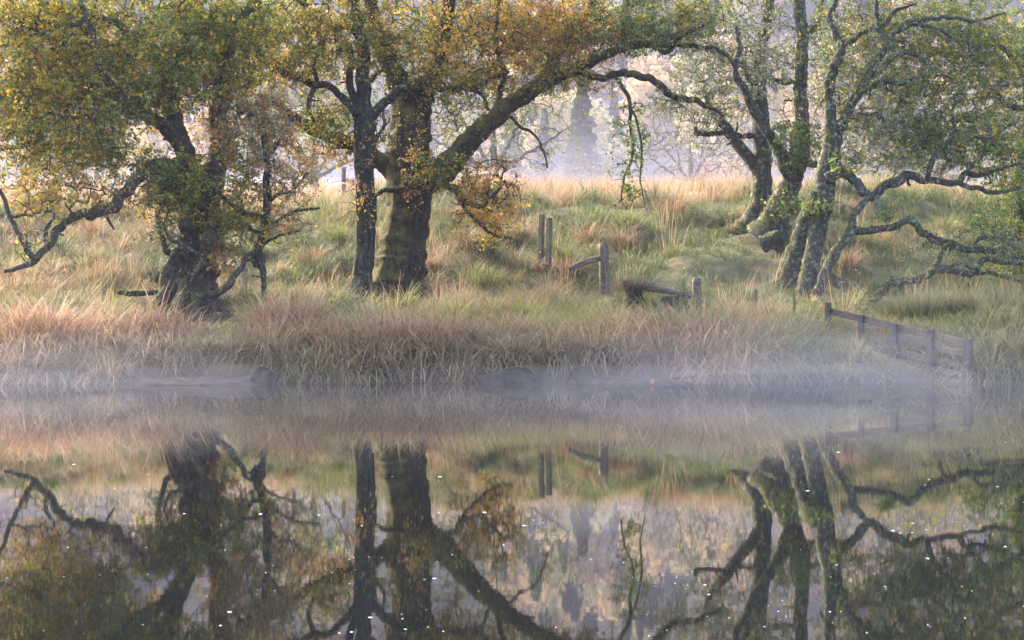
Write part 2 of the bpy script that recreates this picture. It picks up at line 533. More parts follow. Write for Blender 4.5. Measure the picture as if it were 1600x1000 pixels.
class Tree:
    def __init__(self, name, label, base_px, D, bark, twig_mat, lean_seed=0):
        self.name, self.D = name, D
        self.base = P(base_px[0], base_px[1], D)
        gz = float(ground(self.base[0], self.base[1]))
        self.base[2] = min(self.base[2], gz)
        self.root = empty(name, self.base, label, "tree")
        self.bark, self.twig_mat = bark, twig_mat
        self.nodes, self.nrad = [], []
        self.seed = float(rng.uniform(0, 100))
        self.leafV, self.leafC = [], []
        self.lichV, self.lichC = [], []
        self.tw = []
        self.twr = 1.0
        self.limb_pts = []

    def limb(self, pts, part="limb", sides=9, gnarl=0.5, rough=0.16, flare=None, dd=0.0, n=None, seedable=True):
        """pts: (x, y, diameter px[, extra depth])"""
        rows = []
        for p in pts:
            D = self.D + dd + (p[3] if len(p) > 3 else 0.0)
            q = P(p[0], p[1], D)
            rows.append([*q, p[2] / F * D / 2.0])
        rows = np.array(rows)
        L = np.linalg.norm(np.diff(rows[:, :3], axis=0), axis=1).sum()
        if n is None:
            n = int(np.clip(L / (0.05 if rows[0, 3] > 0.12 else 0.045), 8, 90))
        S = spline(rows, n)
        path, rad = S[:, :3].copy(), np.clip(S[:, 3], 0.004, None)
        # gnarled wander that dies out at the ends
        t = np.linspace(0, 1, n)
        env = np.minimum(1, np.minimum(t, 1 - t) * 6)
        for i in range(n):
            q = Vector(path[i]) * 2.6 + Vector((self.seed, 0, 0))
            q2 = Vector(path[i]) * 6.5 + Vector((0, self.seed, 0))
            w = mnoise.noise_vector(q) * 0.6 + mnoise.noise_vector(q2) * 0.5
            path[i] += np.array(w) * (gnarl * (1.0 if part == "trunk" else 1.7) * min(rad[i] * 1.4 + 0.006, 0.07) * env[i])
        rad = rad * (1 + (0.03 if part == 'trunk' else 0.10) * np.array([mnoise.noise(Vector((self.seed, v * 4.0 * L, 3.3))) for v in t]))
        Vt, q, tr = tube(path, rad, sides, rough, self.seed, flare, 0.3 if part == 'trunk' else 1.0)
        pieces = [(Vt, [q, tr])]
        # broken stubs and knots along the wood
        if part in ("limb", "trunk"):
            for _ in range(rng.poisson(L * (1.5 if part == "limb" else 0.6))):
                a = int(rng.integers(2, n - 1))
                if not 0.012 < rad[a] < 0.3:
                    continue
                dv = rand_unit(1)[0]
                tg = path[min(a + 1, n - 1)] - path[a - 1]
                tg /= np.linalg.norm(tg) + 1e-9
                dv = dv - tg * dv.dot(tg) * 0.6
                dv /= np.linalg.norm(dv) + 1e-9
                sl = rng.uniform(0.04, 0.20) + rad[a] * 0.5
                kink = rand_unit(1)[0] * sl * 0.25
                sp = spline(np.array([path[a] + dv * rad[a] * 0.5, path[a] + dv * (rad[a] + sl * 0.5), path[a] + dv * (rad[a] + sl) + kink]), 6)
                sr = np.linspace(1, rng.uniform(0.35, 0.8), 6) * min(rad[a] * rng.uniform(0.2, 0.4), 0.03)
                v2, q2, t2 = tube(sp, sr, 5, 0.0)
                pieces.append((v2, [q2, t2]))
        Vt, polys = merge(pieces)
        o = link(part, mesh_data(part, Vt - self.base, polys, self.bark), self.root)
        if seedable:
            self.nodes.append(path[1:])
            self.nrad.append(rad[1:])
        self.limb_pts.append((path, rad))
        return path, rad

    def zone(self, cx, cy, rx, ry, dd, rd, n, leaves, pal, size=0.056, spread=0.042, hang=0.0, lich=0.0, lichpal=None, attach=0.0):
        """an ellipsoid of crown in which twigs grow from the nearest wood"""
        n = int(n * 1.55)
        leaves = leaves * 0.50
        m = int(n * 1.4)
        u = rand_unit(m) * (rng.random(m) ** 0.5 * rng.uniform(0.95, 1.38, m))[:, None]
        D = self.D + dd + u[:, 1] * rd
        T = np.stack([(cx + u[:, 0] * rx - 800) / F * D, D, H - (cy - u[:, 2] * ry - YH) / F * D], 1)
        # twigs gather in sprays: drop the points where a 3-D noise is low
        sc = np.array([mnoise.noise(Vector(t) * 2.6 + Vector((self.seed, 0, 0))) + 0.6 * mnoise.noise(Vector(t) * 5.3) for t in T])
        T = T[np.argsort(-(sc + rng.normal(size=m) * 0.12))[:n]]
        self._grow(T, leaves, pal, size, spread, hang, lich, lichpal)

    def _grow(self, T, leaves, pal, size, spread, hang, lich, lichpal):
        K = 7
        base_nodes = np.vstack(self.nodes)
        cap = len(base_nodes) + len(T) * K
        N = np.zeros((cap, 3))
        N[:len(base_nodes)] = base_nodes
        cnt = len(base_nodes)
        owner = np.full(cap, -1)
        d0 = np.array([((base_nodes - t) ** 2).sum(1).min() for t in T])
        order = np.argsort(d0)
        tstart = len(self.tw)
        paths, parent = [], []
        for j in order:
            t = T[j]
            dv = N[:cnt] - t
            dist = np.sqrt((dv ** 2).sum(1))
            # prefer wood below / inside
            k = int(np.argmin(dist + 0.12 * np.clip(dv[:, 2], 0, None)))
            s = N[k]
            v = t - s
            Ln = np.linalg.norm(v) + 1e-6
            perp = rng.normal(size=3)
            perp -= v * perp.dot(v) / Ln ** 2
            perp /= np.linalg.norm(perp) + 1e-9
            c = s + v * 0.5 + perp * Ln * rng.uniform(0.05, 0.28) + np.array([0, 0, Ln * (0.10 - 0.3 * hang)])
            tt = np.linspace(0, 1, K + 1)[:, None]
            p = (1 - tt) ** 2 * s + 2 * tt * (1 - tt) * c + tt ** 2 * t
            p[1:-1] += rng.normal(size=(K - 1, 3)) * Ln * 0.035
            paths.append(p)
            parent.append(owner[k])
            N[cnt:cnt + K] = p[1:]
            owner[cnt:cnt + K] = len(paths) - 1
            cnt += K
        paths = np.array(paths)
        load = np.ones(len(paths))
        for a in range(len(paths) - 1, -1, -1):
            if parent[a] >= 0:
                load[parent[a]] += load[a]
        self.tw.append((paths, load))
        keep = load < 12
        self.nodes.append(paths[keep][:, [3, 5, 7]].reshape(-1, 3)[: 4000])
        # leaves
        if leaves > 0:
            cs, cc = [], []
            for p, l in zip(paths, load):
                m = rng.poisson(0.8 * leaves * (1.0 if l <= 4 else 0.4))
                if m == 0:
                    continue
                f = rng.uniform(0.25, 1.0, m) * 7
                a = np.minimum(f.astype(int), 6)
                q = p[a] + (p[a + 1] - p[a]) * (f - a)[:, None]
                q = q + rng.normal(size=(m, 3)) * spread
                q[:, 2] -= np.abs(rng.normal(size=m)) * spread * (0.3 + hang)
                cs.append(q)
                mid = p[4]
                nz = mnoise.noise(Vector(mid) * 1.1 + Vector((self.seed, 3, 0))) * 0.9 + 0.5 + rng.normal() * 0.22
                dom = int(np.clip(nz, 0, 0.999) * len(pal))
                tone = 0.95 + 0.45 * mnoise.noise(Vector(mid) * 2.3 + Vector((0, self.seed, 0))) + rng.normal() * 0.12
                cc.append(pick_colors(pal, m, dom, 0.45) * np.clip(tone, 0.5, 1.5))
            if cs:
                C = np.vstack(cs)
                cols = np.vstack(cc)
                Vl, _ = leaf_quads(C, size)
                self.leafV.append(Vl)
                self.leafC.append(np.repeat(cols, 4, axis=0))
        if lich > 0:
            cs = []
            for p, l in zip(paths, load):
                m = rng.poisson(lich * 0.66)
                f = rng.uniform(0, 1.0, m) * 7
                a = np.minimum(f.astype(int), 6)
                cs.append(p[a] + (p[a + 1] - p[a]) * (f - a)[:, None] + rng.normal(size=(m, 3)) * 0.012)
            C = np.vstack(cs)
            Vl, _ = leaf_quads(C, 0.035, 0.2, 0.5)
            self.lichV.append(Vl)
            self.lichC.append(np.repeat(pick_colors(lichpal or [(2, LICH), (1, LICHD), (1, PALE)], len(C)), 4, axis=0))

    def lichen_on_limbs(self, per_m, rmax=0.09, size=0.04):
        cs = []
        for path, rad in self.limb_pts:
            seg = np.linalg.norm(np.diff(path, axis=0), axis=1)
            for a in range(len(seg)):
                if rad[a] > rmax:
                    continue
                m = rng.poisson(per_m * seg[a])
                if m:
                    t = rng.random(m)[:, None]
                    d = rand_unit(m)
                    d[:, 2] = np.abs(d[:, 2]) * 0.7 + 0.1
                    cs.append(path[a] + (path[a + 1] - path[a]) * t + d * rad[a] * 1.05)
        if cs:
            C = np.vstack(cs)
            Vl, _ = leaf_quads(C, size, 0.3, 0.55)
            self.lichV.append(Vl)
            self.lichC.append(np.repeat(pick_colors([(2, LICH), (2, LICHD), (1, PALE)], len(C)), 4, axis=0))

    def clothe(self, path, n, pal, size=0.045, spread=0.09):
        """leaves straight on a limb (epicormic shoots)"""
        a = rng.integers(0, len(path), n)
        C = path[a] + rng.normal(size=(n, 3)) * spread
        Vl, _ = leaf_quads(C, size)
        self.leafV.append(Vl)
        self.leafC.append(np.repeat(pick_colors(pal, n), 4, axis=0))

    def finish(self):
        if self.tw:
            paths = np.concatenate([t[0] for t in self.tw])
            load = np.concatenate([t[1] for t in self.tw])
            paths = paths[:, [0, 2, 4, 6, 7]]
            n, K = len(paths), 5
            tang = np.gradient(paths, axis=1)
            tang /= np.linalg.norm(tang, axis=2)[..., None] + 1e-9
            ref = rand_unit(n)[:, None, :]
            u = np.cross(tang, ref)
            u /= np.linalg.norm(u, axis=2)[..., None] + 1e-9
            w = np.cross(tang, u)
            r0 = np.minimum(0.0044 * load ** 0.42, 0.03) * self.twr
            r = r0[:, None] * np.linspace(1, 0.55, K)[None, :]
            r = np.maximum(r, 0.0028 * self.twr)
            k = 3
            th = np.arange(k) * 2 * np.pi / k
            V = np.stack([paths + r[..., None] * (np.cos(a) * u + np.sin(a) * w) for a in th], 2)   # n,K,k,3
            b = (np.arange(n)[:, None, None] * K * k + np.arange(K - 1)[None, :, None] * k)
            j = np.arange(k)[None, None, :]
            j2 = (j + 1) % k
            q = np.stack([b + j, b + j2, b + k + j2, b + k + j], -1).reshape(-1, 4)
            link("twigs", mesh_data("twigs", V.reshape(-1, 3) - self.base, [q], self.twig_mat), self.root)["kind"] = "stuff"
        if self.leafV:
            V = np.vstack(self.leafV)
            link("crown", mesh_data("crown", V - self.base, [np.arange(len(V)).reshape(-1, 4)], M_LEAF, np.vstack(self.leafC), False), self.root)["kind"] = "stuff"
        if self.lichV:
            V = np.vstack(self.lichV)
            link("lichen", mesh_data("lichen", V - self.base, [np.arange(len(V)).reshape(-1, 4)], M_LICHEN, np.vstack(self.lichC), False), self.root)["kind"] = "stuff"
        return sum(len(v) // 4 for v in self.leafV)


def buttress(k, amt, seed, reach=0.3):
    """root flare at the foot of a trunk: ridges that fade upwards"""
    def f(t, th):
        e = max(0.0, 1 - t / reach)
        ridges = 0.5 + 0.5 * np.cos(k * th + seed)
        furrow = 0.06 * np.cos(2 * k * th + seed * 2 + 0.6 * t) + 0.03 * np.cos(9 * th + 1.5 * t)
        return 1 + amt * e * e * (0.35 + ridges) + furrow
    return f


nleaf = 0
# --- A: the old pollard on the left
A = Tree("pollard_tree", "old pollard with gnarled stump-like trunk and drooping yellow-green boughs, leftmost tree", (298, 500), 28.8, M_BARK_OLD, M_TWIG)
for rt in ([(285, 440, 26, -.5), (262, 462, 24, -.7), (240, 482, 18, -.8), (215, 498, 12, -.9)], [(318, 450, 26, -.5), (330, 478, 24, -.8), (338, 502, 16, -.9)],
           [(295, 440, 24, -.7), (283, 470, 24, -1.0), (272, 500, 18, -1.2)], [(310, 455, 20, -.8), (306, 480, 20, -1.1), (300, 505, 16, -1.3)], [(275, 400, 20, -.4), (266, 430, 24, -.5), (258, 470, 24, -.5), (245, 500, 18, -.5)]):
    A.limb(rt, "root", 10, 0.9, 0.4, seedable=False)
for (bx, by, bw, bd) in ((324, 382, 22, -.75), (278, 396, 18, -.7), (336, 350, 22, -.6), (290, 352, 22, -.8), (325, 300, 22, -.6)):
    A.limb([(bx - bw * .3, by + bw * .3, bw * .5, bd), (bx, by, bw, bd), (bx + bw * .3, by - bw * .35, bw * .6, bd)], "burl", 12, 0.4, 0.7, seedable=False)
A.limb([(300, 512, 84), (300, 480, 78), (301, 440, 72), (304, 400, 66), (307, 360, 60), (310, 320, 54), (312, 290, 44)], "trunk", 36, 0.4, 0.24, buttress(5, 0.55, 1.0, 0.45))
s1, _ = A.limb([(304, 330, 42), (298, 275, 34), (287, 232, 30), (276, 200, 27), (266, 160, 25), (262, 120, 22), (270, 70, 20), (285, 20, 18), (290, -60, 14)], "limb", 12, 0.6, 0.2)
s2, _ = A.limb([(318, 330, 44), (335, 270, 36, .2), (342, 235, 34, .3), (340, 200, 30, .3), (345, 150, 26, .2), (352, 100, 24), (368, 40, 20), (400, 5, 17), (440, -45, 13)], "limb", 12, 0.6, 0.2)
A.limb([(288, 235, 24), (255, 198, 21, -.3), (228, 180, 19, -.5), (195, 160, 16, -.7), (165, 120, 13, -.8), (150, 70, 11, -.8), (130, 20, 9, -.8), (110, -40, 6)], gnarl=0.9)
A.limb([(290, 265, 22), (255, 258, 20, -.5), (222, 272, 19, -1.0), (195, 300, 18, -1.4), (172, 326, 19, -1.8), (150, 336, 18, -2.0), (128, 335, 14, -2.2), (105, 348, 12, -2.4), (85, 375, 13, -2.6), (62, 398, 12, -2.7), (35, 416, 9, -2.8), (6, 424, 6, -2.9)], gnarl=0.9)
A.limb([(52, 404, 10, -2.7), (40, 385, 8, -2.8), (22, 355, 7, -2.8), (14, 328, 7, -2.8), (2, 303, 6, -2.8), (-20, 280, 5, -2.8)], gnarl=0.8)
A.limb([(18, 338, 5, -2.8), (34, 334, 5, -2.8), (52, 337, 4, -2.8)], gnarl=0.8)
A.limb([(75, 388, 8, -2.6), (72, 365, 7, -2.5), (80, 345, 5, -2.4)], gnarl=0.8)
A.limb([(268, 150, 17), (220, 132, 15, .5), (172, 140, 13, .8), (120, 122, 12, 1.0), (75, 142, 10, 1.1), (40, 168, 9, 1.2), (-20, 196, 7, 1.2)], gnarl=0.9)
A.limb([(264, 110, 14), (225, 70, 12, -.3), (185, 40, 11, -.4), (150, 28, 9, -.5), (100, 40, 7, -.5), (40, 20, 6, -.5)], gnarl=0.9)
A.limb([(292, 457, 9, -.9), (316, 464, 10, -1.1), (338, 462, 11, -1.2), (356, 452, 12, -1.2), (365, 436, 11, -1.2), (380, 407, 8, -1.1), (393, 394, 5, -1.1)], gnarl=0.8)
A.limb([(296, 452, 8, -.8), (306, 430, 9, -1.0), (314, 410, 8, -1.0), (306, 396, 7, -1.0), (287, 383, 7, -1.0), (263, 374, 6, -1.0), (258, 355, 4, -1)], gnarl=0.9)
A.limb([(278, 400, 9, -.2), (262, 396, 9, -.4), (257, 380, 8, -.4), (250, 352, 7, -.4), (244, 330, 5, -.4)], gnarl=0.9)
A.limb([(318, 372, 16, -.6), (334, 368, 13, -.8), (340, 378, 8, -.8), (345, 386, 5, -.8)], gnarl=0.6)
A.zone(110, 80, 190, 105, 0, 1.5, 1150, 42, PAL_A, lich=3)
A.zone(60, 215, 110, 62, -.6, 1.1, 420, 38, PAL_A, lich=5)
A.zone(160, 235, 70, 40, -.4, 0.9, 160, 26, PAL_A2, lich=10)
A.zone(275, 95, 110, 75, -.3, 1.2, 480, 40, PAL_A2, lich=3)
A.zone(270, 290, 56, 50, -.6, 0.8, 380, 36, PAL_A2, lich=4)
A.zone(335, 330, 50, 40, -.3, 0.8, 150, 30, PAL_A2, lich=8)
A.zone(255, 358, 30, 30, -.4, 0.4, 60, 5, PAL_GREY, lich=25)
A.zone(345, 395, 30, 30, -.6, 0.4, 60, 26, PAL_PINK)
A.zone(360, 80, 70, 70, 0, 1.1, 260, 38, PAL_A)
A.zone(90, 300, 75, 40, -2.0, 0.7, 170, 26, PAL_OCH, lich=6)
A.zone(200, 300, 60, 36, -1.2, 0.6, 70, 16, PAL_PINK, lich=4)
A.zone(45, 372, 40, 28, -2.7, 0.4, 34, 5, PAL_OCH, lich=8)
A.zone(30, 140, 110, 60, .3, 1.2, 320, 38, PAL_A, lich=4)
A.zone(200, 170, 60, 40, -.5, 0.9, 160, 30, PAL_A2, lich=8)
A.zone(340, 25, 90, 45, 0, 1.1, 260, 36, PAL_A2)
A.zone(150, -90, 260, 90, 0.2, 1.8, 420, 40, PAL_A, size=0.06)
A.zone(120, 150, 170, 110, 1.0, 1.0, 520, 22, PAL_A, lich=8)
A.zone(330, 60, 110, 90, 1.0, 0.9, 330, 24, PAL_A2, lich=4)
A.zone(60, 30, 120, 60, 0.2, 1.2, 300, 30, PAL_A, lich=3)
A.zone(345, 215, 40, 60, 0.2, 0.5, 150, 22, PAL_PINK, lich=4)
A.clothe(s1, 500, PAL_A2)
A.clothe(s2, 900, PAL_A2, spread=0.13)
A.lichen_on_limbs(150)
nleaf += A.finish()

# --- B: slender young tree in front of it
B = Tree("young_birch_tree", "slender lichen-grey young birch with a dark burl low on its stem", (411, 480), 27.9, M_BARK_BIRCH, M_TWIG_GREY)
st, _ = B.limb([(412, 482, 9), (412, 440, 9), (409, 420, 11), (406, 405, 22), (405, 392, 16), (409, 370, 11), (414, 335, 11), (418, 300, 12), (417, 255, 11), (414, 212, 10), (408, 190, 8), (392, 178, 6), (372, 176, 4)], "trunk", 10, 0.8, 0.22)
B.limb([(405, 412, 20), (398, 404, 16), (396, 394, 6)], "burl", 10, 0.3, 0.5, seedable=False)
B.limb([(417, 320, 7), (435, 305, 6), (457, 295, 5), (480, 270, 4)], gnarl=0.9)
B.limb([(412, 355, 7), (440, 338, 6), (478, 328, 5), (500, 325, 3)], gnarl=0.9)
B.limb([(414, 340, 8), (392, 335, 8), (360, 318, 7), (338, 300, 6), (322, 285, 4)], gnarl=0.9)
B.limb([(410, 365, 6), (385, 352, 6), (362, 330, 5)], gnarl=0.9)
B.limb([(416, 250, 6), (430, 230, 5), (448, 205, 4), (455, 180, 3)], gnarl=0.9)
B.limb([(406, 388, 6), (425, 375, 5), (445, 365, 4), (470, 360, 3)], gnarl=0.9)
B.zone(395, 190, 62, 50, 0, 0.6, 300, 28, PAL_PINK, 0.050, lich=3)
B.zone(440, 270, 55, 75, 0, 0.6, 240, 20, PAL_OCH, 0.050, lich=5)
B.zone(372, 290, 40, 60, 0, 0.5, 140, 24, PAL_A, 0.050, lich=5)
B.zone(455, 345, 45, 25, 0, 0.4, 60, 10, PAL_OCH, 0.050, lich=10)
B.zone(385, 360, 36, 30, 0, 0.4, 70, 22, PAL_A, 0.050, lich=8)
B.lichen_on_limbs(220)
nleaf += B.finish()

# --- C: dark slender birch
C = Tree("birch_tree", "straight slim dark birch forking close beside the massive trunk", (562, 470), 31.0, M_BARK_BIRCH, M_TWIG)
C.limb([(556, 486, 44), (561, 466, 38), (566, 430, 32), (570, 390, 30), (571, 340, 31), (570, 290, 31), (569, 240, 32), (570, 200, 34), (569, 176, 32)], "trunk", 20, 0.3, 0.16, buttress(4, 0.35, 0.4, 0.2))
c1, _ = C.limb([(570, 195, 28), (567, 150, 24), (566, 110, 22), (568, 70, 20), (560, 40, 17), (552, 5, 14), (548, -60, 11)], "limb", 12, 0.5, 0.18)
C.limb([(562, 188, 18), (551, 155, 13), (547, 125, 12), (552, 98, 10), (545, 70, 7)], gnarl=0.7)
C.limb([(560, 182, 15), (535, 152, 12), (515, 136, 11), (497, 132, 12), (470, 122, 11), (445, 115, 10), (420, 98, 9), (395, 75, 8), (370, 50, 6), (350, 20, 4)], gnarl=0.9)
C.limb([(497, 132, 10), (483, 150, 8), (484, 172, 6), (492, 192, 4)], gnarl=0.8)
C.limb([(495, 132, 8), (493, 108, 6), (496, 85, 4)], gnarl=0.8)
C.limb([(580, 184, 17), (600, 160, 14), (618, 143, 12), (640, 132, 10), (655, 126, 8)], gnarl=0.8)
C.limb([(568, 60, 14), (540, 42, 12), (520, 40, 9), (490, 20, 7), (460, -5, 5)], gnarl=0.9)
C.limb([(572, 230, 7), (590, 215, 6), (600, 195, 5), (598, 170, 4)], gnarl=1)
C.limb([(566, 130, 8), (585, 115, 6), (600, 108, 4)], gnarl=1)
C.zone(500, 45, 115, 68, 0, 1.1, 620, 34, PAL_C, 0.052, lich=3)
C.zone(450, 100, 80, 40, 0, 0.8, 200, 20, PAL_C, 0.052, lich=3)
C.zone(600, 60, 70, 70, 0, 0.9, 240, 26, PAL_C, 0.052, lich=2)
C.zone(520, 190, 45, 35, 0, 0.5, 130, 28, PAL_C, 0.052)
C.zone(600, 200, 26, 40, -.1, 0.4, 60, 10, PAL_C, 0.052, lich=5)
C.zone(560, 290, 36, 60, -.45, 0.25, 70, 10, PAL_OCH, 0.052)
C.zone(430, 45, 70, 50, 0.2, 0.8, 200, 30, PAL_C, 0.052, lich=3)
C.zone(450, 130, 90, 70, 0.8, 0.8, 260, 16, PAL_C, 0.050, lich=5)
C.zone(520, -80, 150, 80, 0.2, 1.2, 240, 40, PAL_C, 0.055)
C.lichen_on_limbs(60)
nleaf += C.finish()

# --- D: massive leaning-limbed tree
Dt = Tree("oak_tree", "massive mossy trunk with a thick limb sweeping up across the frame to the right", (618, 475), 31.6, M_BARK_MOSS, M_TWIG)
tk, _ = Dt.limb([(610, 490, 84), (616, 462, 84), (624, 420, 76), (631, 370, 70), (637, 320, 70), (638, 270, 68), (638, 220, 62), (641, 180, 60), (646, 150, 54)], "trunk", 30, 0.3, 0.2, buttress(4, 0.5, 2.6, 0.35))
Dt.limb([(636, 180, 44), (624, 130, 34), (606, 90, 29), (592, 60, 25), (582, 25, 21), (572, -50, 16)], "limb", 12, 0.5, 0.2)
Dt.limb([(650, 175, 46), (668, 132, 32), (686, 92, 26), (697, 40, 22), (712, -50, 17)], "limb", 12, 0.5, 0.2)
Lr, _ = Dt.limb([(645, 305, 36.3), (690, 268, 39.3, -.3), (720, 236, 36.3, -.4), (745, 207, 34.0, -.5), (775, 181, 30.2, -.6), (805, 158, 27.2, -.7), (840, 136, 24.2, -.8), (880, 116, 21.2, -.8), (915, 100, 18.2, -.9), (945, 86, 15.1, -.9), (985, 72, 12.9, -.9), (1020, 67, 11.3, -.9), (1060, 55, 9.1, -.9), (1095, 40, 6.8, -.9), (1118, 30, 4.5, -.9)], "limb", 14, 0.55, 0.2)
Dt.limb([(900, 108, 12.8, -.9), (935, 121, 11.2, -1.0), (970, 115, 11.2, -1.0), (1005, 120, 12.0, -1.1), (1040, 142, 12.0, -1.1), (1062, 151, 10.5, -1.1), (1085, 157, 9.8, -1.2), (1110, 166, 6.8, -1.2), (1132, 182, 4.5, -1.2)], "limb", 10, 0.8, 0.22)
Dt.limb([(628, 285, 34), (600, 257, 28, .1), (570, 237, 25, .2), (540, 222, 23, .3), (510, 210, 20, .3), (480, 195, 18, .3), (450, 178, 16, .2), (430, 160, 12, .2), (405, 148, 8, .2)], "limb", 12, 0.6, 0.2)
Dt.limb([(640, 150, 14, -.4), (665, 127, 12, -.5), (684, 138, 10, -.6), (705, 137, 10, -.6), (735, 136, 10, -.6), (765, 125, 9, -.6), (795, 112, 6, -.6)], gnarl=0.9)
Dt.limb([(735, 136, 7, -.6), (752, 150, 6, -.6), (765, 172, 5, -.6)], gnarl=0.9)
Dt.limb([(835, 142, 16, -.7), (865, 90, 15, -.5), (890, 50, 15, -.4), (920, 15, 13, -.3), (945, -30, 11, -.2)], gnarl=0.7)
Dt.limb([(972, 82, 10, -.9), (975, 50, 9, -.9), (980, 10, 8, -.9), (985, -40, 7, -.9)], gnarl=0.6)
Dt.limb([(775, 175, 10, -.6), (785, 120, 9, -.6), (780, 80, 8, -.6), (776, 30, 7, -.6), (790, -30, 6, -.6)], gnarl=0.9)
Dt.limb([(1020, 68, 9, -.9), (1040, 80, 8, -.9), (1060, 62, 7, -.9), (1080, 45, 6, -1.0)], gnarl=1.0)
Dt.limb([(1000, 70, 8, -.9), (1050, 68, 8, -1.0), (1090, 72, 8, -1.1), (1130, 82, 7, -1.2), (1150, 105, 6, -1.2)], gnarl=1.0)
h1, _ = Dt.limb([(955, 112, 6, -1.0), (973, 138, 6, -1.1), (985, 160, 6, -1.1), (984, 200, 5, -1.1), (990, 240, 4, -1.1), (977, 270, 3.5, -1.1), (970, 316, 2.5, -1.1)], gnarl=0.9)
Dt.limb([(985, 168, 4, -1.1), (998, 195, 3.5, -1.1), (1003, 240, 3, -1.1), (1000, 285, 2.5, -1.1), (1008, 320, 2, -1.1)], gnarl=0.9)
Dt.limb([(688, 285, 12, -.4), (712, 300, 10, -.9), (738, 318, 9, -1.2), (765, 310, 7, -1.3), (790, 282, 5, -1.3)], gnarl=0.9)
Dt.limb([(715, 302, 7, -.9), (740, 340, 6, -1.2), (770, 365, 5, -1.3), (800, 372, 3, -1.3)], gnarl=0.9)
Dt.limb([(640, 278, 10, -.5), (620, 292, 9, -.7), (600, 298, 7, -.7), (575, 310, 4, -.7)], gnarl=0.9)
Dt.limb([(790, 175, 5, -.6), (812, 198, 5, -.6), (835, 212, 4, -.6), (848, 232, 3, -.6), (855, 262, 3, -.6)], gnarl=0.8)
Dt.zone(680, 80, 90, 75, 0, 1.1, 420, 28, PAL_C, 0.050, lich=2)
Dt.zone(790, 60, 110, 72, -.5, 1.1, 620, 30, PAL_ORG, 0.050, lich=2)
Dt.zone(870, 70, 75, 55, -.6, 0.9, 300, 28, PAL_ORG, 0.050, lich=2)
Dt.zone(730, 130, 70, 30, -.5, 0.6, 150, 22, PAL_C, 0.050, lich=4)
Dt.zone(890, 125, 80, 26, -.9, 0.6, 140, 20, PAL_C, 0.050, lich=6)
Dt.zone(990, 40, 85, 48, -.9, 0.9, 330, 26, PAL_G, 0.05, lich=5)
Dt.zone(1080, 45, 60, 38, -1.0, 0.7, 150, 14, PAL_GREY, 0.045, lich=16)
Dt.zone(1050, 160, 50, 24, -1.1, 0.4, 90, 8, PAL_GREY, 0.045, lich=14)
Dt.zone(765, 305, 52, 62, -1.2, 0.7, 330, 17, PAL_BUSH, 0.050, lich=1)
Dt.zone(755, 350, 55, 40, -1.2, 0.6, 110, 14, PAL_ORG, 0.050, lich=1)
Dt.zone(985, 225, 34, 62, -1.1, 0.35, 90, 13, PAL_G, 0.062, hang=0.6, lich=3)
Dt.zone(978, 295, 28, 26, -1.1, 0.25, 36, 10, PAL_G, 0.062, hang=0.6)
Dt.zone(848, 240, 20, 32, -.6, 0.25, 45, 1.5, PAL_PINK, 0.035, hang=0.6)
Dt.zone(690, 270, 60, 30, -.8, 0.4, 120, 26, PAL_C, 0.052, lich=6)
Dt.zone(650, 260, 22, 60, -.75, 0.2, 60, 12, PAL_OCH, 0.052)
Dt.zone(520, 235, 70, 28, .3, 0.5, 110, 20, PAL_OCH, 0.052, lich=3)
Dt.zone(700, 190, 80, 45, -.3, 0.8, 110, 3, PAL_C, 0.04, lich=3)
Dt.zone(920, 50, 70, 50, -.7, 0.8, 220, 26, PAL_ORG, 0.052, lich=3)
Dt.zone(700, 60, 130, 90, 0.9, 0.8, 420, 20, PAL_C, 0.050, lich=4)
Dt.zone(850, 25, 120, 45, -.4, 1.0, 330, 24, PAL_ORG, 0.050, lich=2)
Dt.zone(720, 165, 90, 50, -.3, 0.8, 150, 9, PAL_C, 0.046, lich=6)
Dt.zone(1060, 20, 80, 40, -1.0, 0.8, 260, 22, PAL_GY, 0.052, lich=10)
Dt.zone(760, -90, 260, 90, -.2, 1.6, 420, 36, PAL_ORG, 0.06)
Dt.clothe(Lr[20:], 1300, PAL_C, spread=0.15)
Dt.lichen_on_limbs(70, 0.14)
nleaf += Dt.finish()

# --- E: far trunk of the right-hand group
E = Tree("leaning_alder_tree", "grey trunk with curved foot standing highest on the bank in the right-hand group", (1172, 366), 36.0, M_BARK_GREY, M_TWIG_GREY)
E.limb([(1164, 374, 46), (1173, 356, 40), (1184, 330, 33), (1190, 300, 30), (1192, 250, 28), (1190, 200, 26), (1187, 160, 25), (1186, 120, 22), (1190, 70, 18), (1200, 20, 15), (1210, -50, 11)], "trunk", 18, 0.35, 0.16, buttress(3, 0.5, 2.2, 0.2))
E.limb([(1188, 270, 22), (1165, 240, 18), (1145, 215, 17), (1132, 195, 15), (1120, 180, 12), (1108, 165, 9), (1100, 140, 6)], gnarl=0.5)
E.limb([(1188, 211, 10), (1150, 211, 9), (1120, 208, 9), (1090, 207, 9), (1087, 199, 6)], gnarl=0.5)
E.limb([(1186, 140, 12), (1165, 110, 10), (1140, 90, 8), (1110, 80, 6)], gnarl=1.0)
E.zone(1130, 95, 75, 70, 0, 1.2, 360, 14, PAL_GREY, 0.055, lich=14)
E.zone(1110, 175, 45, 26, -.2, 0.5, 90, 10, PAL_GREY, 0.055, lich=12)
E.zone(1160, 0, 80, 60, 0, 1.0, 160, 14, PAL_GY, 0.055, lich=8)
E.zone(1120, 130, 90, 90, 0.2, 1.0, 300, 8, PAL_GREY, 0.05, lich=20)
E.zone(1150, 60, 110, 80, -.3, 0.8, 200, 3, PAL_GREY, 0.05, lich=16)
E.lichen_on_limbs(180, 0.12, 0.055)
nleaf += E.finish()

